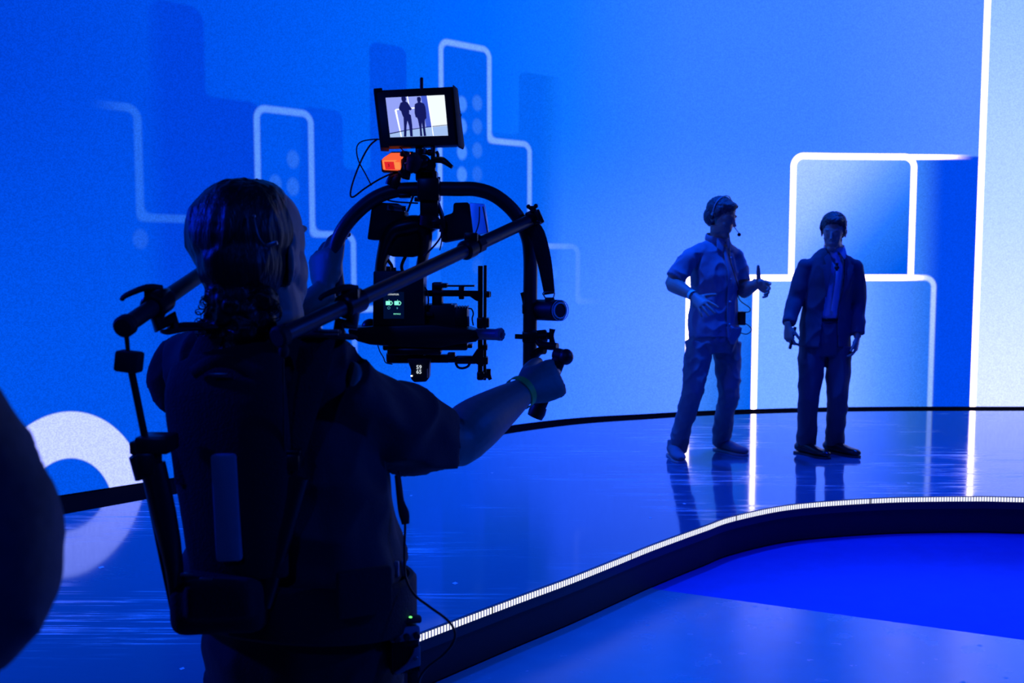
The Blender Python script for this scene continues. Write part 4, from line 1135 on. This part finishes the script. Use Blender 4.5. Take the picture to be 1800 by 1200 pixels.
    # lower cradle: long tapered body
    def cradle(m):
        m.prism([A(611, 577, G-.03), A(655, 573, G-.03), A(760, 570, G-.03), A(822, 578, G-.03), A(838, 583, G-.03), A(846, 593, G-.03), A(836, 601, G-.03), A(800, 606, G-.03), A(770, 612, G-.03), A(700, 610, G-.03), A(650, 606, G-.03), A(628, 600, G-.03), A(612, 588, G-.03)], (0, .13, 0))
        m.sphere(A(651, 574, G+.02), (.022, .02, .020))
    part('tilt_cradle', M_alu, T, cradle, bevel=.006)
    part('rail', M_alu, T, lambda m: (pbox(m, 672, 604, 822, 616, G, .08, .004), pbox(m, 770, 606, 830, 612, G+.02, .06, .002), pbox(m, 680, 612, 775, 624, G-.02, .07, .004)))
    # camera body
    def body(m):
        pbox(m, 744, 536, 800, 575, G+.01, .12, .004); pbox(m, 790, 541, 822, 576, G+.015, .11, .006)
        pbox(m, 742, 548, 760, 556, G-.005, .04, .003)
        for x in range(794, 820, 5): pbox(m, x, 539, x+3, 542, G+.02, .08, .001)
    cam_o = part('cinema_camera', M_blk, T, body)
    part('camera_handle', M_blk, cam_o, lambda m: (pbox(m, 759, 496, 777, 540, G+.03, .05, .004), pbox(m, 761, 498, 786, 506, G+.02, .06, .003), pbox(m, 776, 534, 794, 538, G+.02, .05, .002), pbox(m, 744, 537, 750, 542, G, .02, .001)))
    part('side_grille', M_steel, cam_o, lambda m: pbox(m, 821, 556, 825, 574, G+.02, .02, .001))
    part('tally_light', glow('yellow_tally', (.9, .9, .05, 1), 1.6), cam_o, lambda m: m.sphere(A(758, 549, G+.006), .0016))
    part('camera_cable', M_cable, cam_o, lambda m: m.tube([A(824, 542, G+.03), A(829, 543, G+.02), A(832, 551, G+.02), A(830, 560, G+.02), A(832, 572, G+.02)], .0018, n=8, smooth=4))
    part('camera_cable', M_cable, cam_o, lambda m: (m.tube([A(742, 500, G+.01), A(750, 510, G), A(753, 525, G), A(752, 538, G)], .0022, n=8, smooth=4)))
    # cross bars and lens rods
    part('cross_bar', M_alu, T, lambda m: (m.cyl(A(742, 515, G+.04), A(845, 516, G+.04), .0075, n=16, bevel=.001), pbox(m, 752, 510, 808, 521, G+.03, .03, .003), pbox(m, 806, 502, 816, 526, G+.03, .03, .003),
                                           pbox(m, 787, 501, 834, 504, G+.03, .05, .001), m.prism([A(818, 511, G+.03), A(848, 511, G+.03), A(848, 532, G+.03), A(836, 528, G+.03), A(826, 521, G+.03)], (0, .03, 0))))
    part('cross_bar', M_alu, T, lambda m: (m.cyl(A(680, 632, G+.02), A(845, 632, G+.02), .0075, n=16, bevel=.001), pbox(m, 678, 619, 745, 639, G+.01, .05, .006), pbox(m, 745, 624, 790, 638, G+.01, .04, .004),
                                           pbox(m, 800, 626, 838, 640, G+.015, .03, .004), pbox(m, 786, 620, 800, 630, G, .03, .003), m.prism([A(826, 632, G+.01), A(838, 614, G+.01), A(850, 612, G+.01), A(850, 644, G+.01), A(838, 640, G+.01)], (0, .03, 0))))
    part('lens_rod', M_alu, T, lambda m: m.cyl(A(844.5, 467, G+.04), A(844, 668, G+.03), R(4.6, G), n=18, bevel=.001))
    part('lens_rod', M_alu, T, lambda m: m.cyl(A(853, 466, G+.05), A(852, 668, G+.04), R(3.0, G), n=18, bevel=.001))
    for (x0, y0, x1, y1) in ((838, 558, 856, 577), (852, 559, 860, 576), (852, 512, 861, 523), (840, 628, 858, 641), (838, 654, 851, 668), (848, 606, 857, 616)):
        part('rod_clamp', M_alu, T, lambda m: pbox(m, x0, y0, x1, y1, G+.02, .045, .003))
    part('thumb_screw', M_alu, T, lambda m: (m.cyl(A(851, 660, G+.03), A(858, 660, G+.03), .007, n=14), m.tube([A(859, 648, G+.02), A(859, 658, G+.02), A(862, 667, G+.02)], [(.005, .006), (.006, .006), (.005, .005)], n=10, smooth=3)))
    part('thumb_screw', M_alu, T, lambda m: m.cyl(A(858, 517, G+.04), A(863, 517, G+.04), .007, n=14, bevel=.001))
    part('cable_loop', M_cable, T, lambda m: m.tube([A(801, 638, G+.01), A(805, 645, G), A(813, 647, G), A(822, 644, G), A(826, 638, G+.01)], .0032, n=10, smooth=4))
    part('cradle_cable', M_cable, T, lambda m: m.tube([A(664, 606, G), A(668, 618, G), A(674, 628, G), A(678, 637, G), A(690, 640, G)], .0014, n=8, smooth=4))
    part('focus_motor', M_blue, T, lambda m: (m.cyl(A(838, 587, G-.01), A(877, 588, G-.05), R(10, G), n=28, bevel=.003),))
    part('motor_gear', M_blue, T, lambda m: (m.cyl(A(875, 587.5, G-.05), A(882, 587.5, G-.056), R(11.5, G), n=9, bevel=.001), m.cyl(A(882, 587.5, G-.056), A(887, 587.5, G-.06), .006, n=12, bevel=.002)))
    # hanging unit with digits
    def hang(m): m.prism([A(715, 630, G-.02), A(758, 630, G-.02), A(755, 640, G-.02), A(754, 665, G-.02), A(749, 671, G-.02), A(728, 672, G-.02), A(722, 666, G-.02), A(722, 650, G-.02)], (0, .05, 0))
    hu = part('video_transmitter', M_blk, T, hang, bevel=.003)
    text_mesh('digit_readout', '59', .0135, A(736.5, 645.5, G-.0245), rt, upv, wht, hu)
    text_mesh('digit_readout', '65', .0135, A(736.5, 653.5, G-.0245), rt, upv, wht, hu)
    part('status_light', glow('white_status', (1, 1, 1, 1), 2.0), hu, lambda m: m.sphere(A(723.5, 660.5, G-.022), (.0026, .0015, .0018)))
    part('edge_trim', M_steel, hu, lambda m: m.cyl(A(751, 648, G-.022), A(751, 664, G-.022), .0012, n=8))
    # right side: carry strap, control knob, clamp, grip
    part('carry_strap', M_pad, T, lambda m: m.tube([A(931, 398, G-.03), A(944, 412, G-.03), A(957, 460, G-.03), A(966, 517, G-.03)], [(R(14, G), .003), (R(14, G), .003), (R(12.5, G), .003), (R(9.5, G), .003)], n=12, smooth=4, ref=(1, 0, .2)))
    part('strap_ring', M_steel, T, lambda m: m.tube([A(955, 514, G-.032), A(973, 513, G-.032), A(974, 519, G-.032), A(971, 524, G-.032), A(960, 524, G-.032), A(956, 519, G-.032)], .0016, n=8, closed=True, smooth=2))
    ka, kb = A(936, 544, G+.03), A(984, 545.5, G-.06)
    kx = (kb-ka).normalized()
    part('clamp_knob', M_blk, T, lambda m: (m.cyl(ka, kb, R(18.5, G), n=32, bevel=.004), pbox(m, 958, 523, 975, 535, G-.04, .03, .003), pbox(m, 918, 534, 926, 552, G-.01, .03, .003), m.tube([A(917, 514, G), A(921, 524, G), A(923, 540, G)], [.004, .006, .005], n=10)))
    def ringf(m, rr, w_):
        a1 = kx.orthogonal().normalized(); a2 = kx.cross(a1)
        m.tube([kb+kx*.002+a1*math.cos(a)*rr+a2*math.sin(a)*rr for a in [i*2*PI/36 for i in range(36)]], w_, n=8, closed=True)
    part('knob_rings', M_ring, T, lambda m: (ringf(m, R(13.2, G), .0020), ringf(m, R(17.6, G), .0010)))
    def sc(m):
        m.cyl(A(905, 591, G), A(925, 592, G), .0062, n=14, bevel=.001); pbox(m, 918, 583, 945, 603, G-.02, .05, .004)
        m.cyl(A(942, 592, G), A(962, 590, G), .016, n=20, bevel=.003); m.cyl(A(960, 590, G), A(968, 590, G), .009, n=14)
    part('grip_clamp', M_alu, T, sc)
    part('wing_screw', M_alu, T, lambda m: m.tube([A(971, 578, G-.02), A(969.5, 590, G-.02), A(971, 604, G-.02)], [(.004, .008), (.006, .006), (.004, .008)], n=10, smooth=3))
    part('hinge_arm', M_alu, T, lambda m: (m.tube([A(945, 598, G-.02), A(952, 606, G-.03), A(966, 608, G-.04), A(980, 609, G-.05)], [.008, .009, .010, .009], n=12, smooth=3), m.tube([A(938, 626, G-.02), A(948, 617, G-.03), A(958, 616, G-.04)], [.012, .010, .009], n=12, smooth=3)))
    gt, gb = A(985, 626, 2.325), A(947, 716, 2.30)
    part('grip', M_blkm, T, lambda m: m.tube([gt, gt.lerp(gb, .5), gb], [.0165, .0175, .0165], n=20))
    part('grip_end', M_blk, T, lambda m: m.tube([gb+(gt-gb)*.02, A(944, 724, 2.30), A(940, 733, 2.30)], [.0190, .0205, .0185], n=20))
    part('grip_end', M_blk, T, lambda m: (m.sphere(A(995, 627, 2.31), (.0175, .018, .019)), m.cyl(A(975, 622, 2.33), A(992, 626, 2.315), .016, n=18, bevel=.003)))
    part('mast_tape', pbr('red_tape', (.5, .05, .12), .6), T, lambda m: m.box(A(768, 314, G+.02), (R(12, G), .01, R(6, G))))

    # monitor on top
    Mn = 2.40
    tilt = Quaternion((0, 0, 1), .16) @ Quaternion((0, 1, 0), .02) @ Quaternion((1, 0, 0), .10)
    tl, tr, br, bl_ = A(658, 158, Mn-.005), A(798, 151, Mn+.02), A(807, 254, Mn), A(670, 258, Mn-.025)
    nrm = (tr-tl).cross(bl_-tl).normalized()
    if nrm.y < 0: nrm = -nrm
    MO = part('monitor', M_blk, T, lambda m: m.prism([tl, tr, br, bl_], nrm*.028), bevel=.005)
    def mp(u, v, d=0.0):                      # u, v run 0..1 over the front
        return tl.lerp(tr, u).lerp(bl_.lerp(br, u), v) - nrm*d
    part('side_bumper', M_blkm, MO, lambda m: m.prism([mp(.985, -.03, .004), mp(1.06, -.035, -.030), mp(1.085, .98, -.030), mp(1.06, 1.03, -.02), mp(.985, 1.03, .004)], nrm*.016), bevel=.003)
    part('side_bumper', M_blkm, MO, lambda m: m.prism([mp(-.01, -.02, .004), mp(.10, -.025, .004), mp(.10, .03, .004), mp(.02, .04, .004), mp(.02, .96, .004), mp(.10, .97, .004), mp(.10, 1.03, .004), mp(-.01, 1.02, .004)], nrm*.034), bevel=.002)
    part('side_dial', M_steel, MO, lambda m: m.tube([mp(1.055+.010*math.cos(a), .48+.022*math.sin(a), -.010) for a in [i*PI/8 for i in range(16)]], .0011, n=6, closed=True))
    part('antenna', M_blk, MO, lambda m: m.cyl(A(741, 160, Mn+.012), A(741, 136, Mn+.012), .0042, n=12, bevel=.002))
    # picture: corners in u,v
    U0, U1, V0, V1 = .128, .868, .150, .842
    sg = lambda u, v, d=.0012: mp(U0+(U1-U0)*u, V0+(V1-V0)*v, d)
    def quad(m, pts, d=.0012, th=.0004): m.prism([sg(a, b_, d) for a, b_ in pts], nrm*th)
    part('screen', glow('screen_lilac', srgb(150, 165, 250), 1.0), MO, lambda m: quad(m, [(0, 0), (1, 0), (1, 1), (0, 1)]))
    part('screen_picture_panel', glow('screen_white', srgb(236, 246, 255), 1.1), MO, lambda m: quad(m, [(.705, 0), (1, 0), (1, 1), (.74, 1)], .0018))
    part('screen_picture_panel', glow('screen_mid', srgb(70, 95, 215), 1.0), MO, lambda m: (quad(m, [(.60, 0), (.695, 0), (.728, .80), (.64, .82)], .0018)))
    part('screen_picture_floor', glow('screen_floor', srgb(165, 195, 245), 1.0), MO, lambda m: (quad(m, [(.0, .92), (.33, .84), (.66, .79), (1, .76), (1, 1), (.0, 1)], .0022, .0003)))
    navy = glow('screen_navy', srgb(20, 26, 95), 1.0)
    part('screen_picture_line', navy, MO, lambda m: quad(m, [(.0, .90), (.33, .82), (.66, .77), (1, .735), (1, .75), (.66, .785), (.33, .84), (0, .925)], .0026))
    wl = glow('screen_line', (1.0, 1.05, 1.2, 1), 1.3)
    part('screen_picture_line', wl, MO, lambda m: (quad(m, [(.13, .33), (.15, .30), (.55, .27), (.55, .295), (.16, .325), (.20, 1), (.185, 1)], .0024), quad(m, [(.36, 0), (.375, 0), (.39, .28), (.375, .28)], .0024), quad(m, [(.70, 0), (.712, 0), (.75, 1), (.738, 1)], .0028)))
    man1 = [(.265, .0), (.335, .0), (.345, .07), (.33, .12), (.37, .16), (.40, .27), (.425, .31), (.40, .35), (.375, .34), (.37, .44), (.395, .47), (.40, .7), (.39, 1), (.345, 1), (.345, .74), (.325, .60), (.30, .75), (.28, 1), (.235, 1), (.255, .76), (.265, .52), (.25, .46), (.235, .36), (.205, .32), (.205, .27), (.24, .15), (.275, .13), (.262, .07)]
    man2 = [(.53, .03), (.57, .02), (.595, .05), (.592, .11), (.578, .15), (.64, .20), (.655, .28), (.66, .42), (.655, .56), (.635, .58), (.625, .60), (.615, .80), (.622, 1), (.578, 1), (.575, .80), (.567, .66), (.555, .80), (.555, 1), (.515, 1), (.52, .80), (.505, .58), (.495, .54), (.47, .52), (.462, .42), (.47, .28), (.48, .20), (.535, .16), (.525, .10)]
    part('screen_picture_figure', navy, MO, lambda m: quad(m, man1, .0032))
    part('screen_picture_figure', navy, MO, lambda m: quad(m, man2, .0032))
    # mount: bracket, column, lever
    def mnt(m):
        pbox(m, 730, 254, 742, 292, Mn, .02, .003); pbox(m, 757, 252, 765, 305, Mn, .02, .002)
        m.cyl(A(745, 262, Mn+.01), A(745, 272, Mn+.01), .008, n=16); m.sphere(A(755, 268, Mn), .008); m.sphere(A(744, 285, Mn), .018)
        pbox(m, 730, 280, 764, 318, Mn, .035, .005); m.cyl(A(757, 290, Mn-.01), A(757, 290, Mn+.03), .013, n=20, bevel=.002)
        m.tube([A(712, 268, Mn+.01), A(712, 300, Mn), A(722, 306, Mn)], [.012, .018, .014], n=12, smooth=3)
    part('monitor_mount', M_alu, T, mnt)
    part('tilt_lever', M_alu, T, lambda m: (m.tube([A(762, 281, Mn-.01), A(775, 281, Mn-.02), A(782, 284, Mn-.025), A(795, 294, Mn-.03)], [.007, .008, .0075, .0045], n=12, smooth=3), m.tube([A(767, 266, Mn), A(770, 272, Mn), A(769, 280, Mn)], .004, n=8, smooth=3)))
    part('steel_pin', M_steel, T, lambda m: m.cyl(A(746, 258, Mn-.004), A(746, 269, Mn-.004), .0028, n=10))
    part('connector', M_steel, T, lambda m: m.sphere(A(715, 287, Mn-.022), (.005, .003, .003)))
    # orange-red unit; its body, face and label emit their colour
    F = Mn-.015
    rf = [(670, 281), (683, 278.5), (703, 279), (706, 300), (673, 300)]
    face = [(670, 281), (674, 278.8), (703, 279), (706, 300), (673, 300)]
    OR = part('orange_unit', glow('orange_emissive', (1.0, .13, .045, 1), 1.0), T, lambda m: m.prism([A(671, 281, F), A(674, 277, F+.01), A(687, 268.5, F+.02), A(722, 268, F+.03), A(718, 273, F+.02), A(704, 280, F), A(706, 299, F), A(673, 298, F)], (0, .035, 0)), bevel=.002)
    part('unit_face', glow('orange_emissive_face', (1.0, .26, .07, 1), 1.05), OR, lambda m: m.prism([A(672.5, 282, F-.001), A(702.5, 281, F-.001), A(704, 297.5, F-.001), A(675, 297, F-.001)], (0, .002, 0)), bevel=.0)
    part('number_label', glow('red_label', (.85, .02, .03, 1), .9), OR, lambda m: m.prism([A(675, 284, F-.0025), A(692, 284, F-.0025), A(694.5, 297.5, F-.0025), A(677.5, 297.5, F-.0025)], (0, .0015, 0)))
    text_mesh('label_number', '5', .0095, A(683.5, 290.7, F-.0032), rt, upv, M_blk, OR)
    part('unit_housing', M_blkm, T, lambda m: (m.prism([A(669, 282, F+.012), A(688, 266.5, F+.03), A(726, 266, F+.04), A(722, 302, F+.02), A(671, 301.5, F+.006)], (0, .035, 0)), m.tube([A(722, 272, F), A(728, 284, F), A(722, 302, F)], [.012, .020, .012], n=14, smooth=3)), bevel=.003)
    # cables on the left of the monitor
    for pts, rr in (([(668, 245), (655, 245), (635, 249), (627, 260), (630, 282), (642, 305), (653, 326)], .0016), ([(664, 244), (650, 256), (636, 280), (622, 315), (616, 340), (621, 346), (640, 332), (665, 316), (690, 304)], .0022),
                    ([(670, 244), (690, 250), (706, 262), (716, 276)], .0014), ([(672, 346), (683, 352), (700, 355), (735, 357)], .0020), ([(727, 343), (722, 356), (716, 372)], .0026),
                    ([(773, 395), (776, 412), (765, 430), (745, 450)], .0024), ([(777, 412), (776, 425), (773, 440)], .0016)):
        part('signal_cable', M_cable, T, lambda m: m.tube([A(a, b_, Mn-.01) for a, b_ in pts], rr, n=8, smooth=5))
M_tray = pbr('smoked_plastic', (.10, .40, .95), .25); M_tray.node_tree.nodes['Principled BSDF'].inputs['Transmission Weight'].default_value = .8
M_blue = pbr('satin_motor_case', (.20, .22, .30), .30)
M_ring = pbr('white_knob_ring', (.92, .94, 1.0), .5)
gimbal()

# ------------------------------------------------------------ blurred figure at the left edge
def bystander():
    T = thing('person', 'blurred sleeve and side of a person in dark clothing at the left edge', 'person', (-.78, .80, .006))
    c = lambda px, py: A(px, py, .92)
    M_j = pbr('dark_blue_jacket', (.07, .09, .15), .85, bump=.3, bscale=60, var=.3)
    b = MB(); h0 = V(-.80, .86, 1.53)
    head(b, h0, (.2, 1, 0), (0, 0, 1), 1.05)
    b.tube([h0+V(0, -.01, -.05), V(-.80, .84, 1.40)], [.056, .07], n=18)
    b.tube([V(-.80, .82, .86), V(-.80, .82, 1.15), V(-.80, .83, 1.30), V(-.80, .84, 1.38)], [(.15, .1), (.17, .11), (.15, .09), (.06, .06)], n=24, smooth=3, ref=(1, 0, 0))
    w = A(-125, 1060, 1.10); hand(b, w, (-.2, .9, .2), (-1, 0, 0), 1, curls=(.5, .6, .7, .7))
    b.tube([V(-.66, .83, 1.32), c(-35, 1040), w], [.045, .042, .03], n=16, smooth=3)
    for sx in (-1, 1): b.tube([V(-.80+sx*.09, .82, .84), V(-.80+sx*.10, .84, .48), V(-.80+sx*.10, .80, .10)], [.08, .05, .036], n=16, smooth=3)
    b.build('body', M_skinO, T, voxel=.008, relax=2)
    h = MB(); hair_cap(h, h0, (.2, 1, 0), (0, 0, 1), 1.08); h.build('hair', M_hair, T, voxel=.006, relax=1, wrinkle=folds(.005, 40, 2))
    s = MB()
    s.tube([V(-.80, .82, .84), V(-.80, .82, 1.0), V(-.80, .83, 1.2), V(-.80, .83, 1.30), V(-.80, .84, 1.39)], [(.19, .14), (.185, .135), (.19, .13), (.165, .10), (.08, .075)], n=30, smooth=3, ref=(1, 0, 0))
    # the sleeve whose outline the picture shows
    s.tube([V(-.68, .84, 1.335), c(-118, 755), c(-60, 866), c(-28, 960), c(-20, 1045), c(-45, 1078), A(-120, 1060, 1.05)], [.058, .060, .064, .066, .064, .052, .046], n=22, smooth=4)
    s.build('jacket', M_j, T, voxel=.007, relax=4, wrinkle=folds(.016, 7, 21))
    t = MB(); t.tube([V(-.80, .82, .88), V(-.80, .82, .74)], [(.18, .13), (.16, .12)], n=24, ref=(1, 0, 0))
    for sx in (-1, 1): t.tube([V(-.80+sx*.09, .82, .80), V(-.80+sx*.10, .84, .48), V(-.80+sx*.10, .80, .06)], [.10, .08, .075], n=20, smooth=3)
    t.build('trousers', M_trou, T, voxel=.009, relax=2, wrinkle=folds(.01, 6, 3))
    for sx in (-1, 1):
        m = MB(); st = V(-.80+sx*.10, .73, .006); shoe(m, st+V(0, 0, .010), (0, 1, 0), .29, .05); o = m.build('shoe', M_shoe_b, T, voxel=.007, relax=2)
        m = MB(); sole(m, st, (0, 1, 0), .29, .052); m.build('sole', M_sole, o)
bystander()

# ------------------------------------------------------------ spike marks on the stage floor
M_tape = pbr('pale_tape', (.80, .82, .86), .5)
marks = [(723, 871, 'beside the belt of the camera operator'), (800, 1025, 'near the edge lights, right of the operator hip'), (865, 831, 'just below the operator forearm'), (178, 997, 'left of the rig, below the reflected ring'),
         (320, 1175, 'in the near left corner, by the operator trousers'), (1203, 885, 'inside the leg reflection of the man in chinos'), (1143, 910, 'left of the leg reflections, near the stage edge'), (1597, 849, 'right of both presenters, near the stage edge')]
for i, (px, py, wh) in enumerate(marks):
    p = onz(px, py, STAGE); m = MB(); k = .014 if i in (3, 1) else .010
    m.prism([p+V(-k, 0, .0004), p+V(0, -k*1.3, .0004), p+V(k, 0, .0004), p+V(0, k*1.3, .0004)], (0, 0, .0006))
    o = m.build('tape_mark', M_tape, None); tag(o, 'white tape mark on stage floor '+wh, 'tape mark', 'white tape marks on the stage floor')
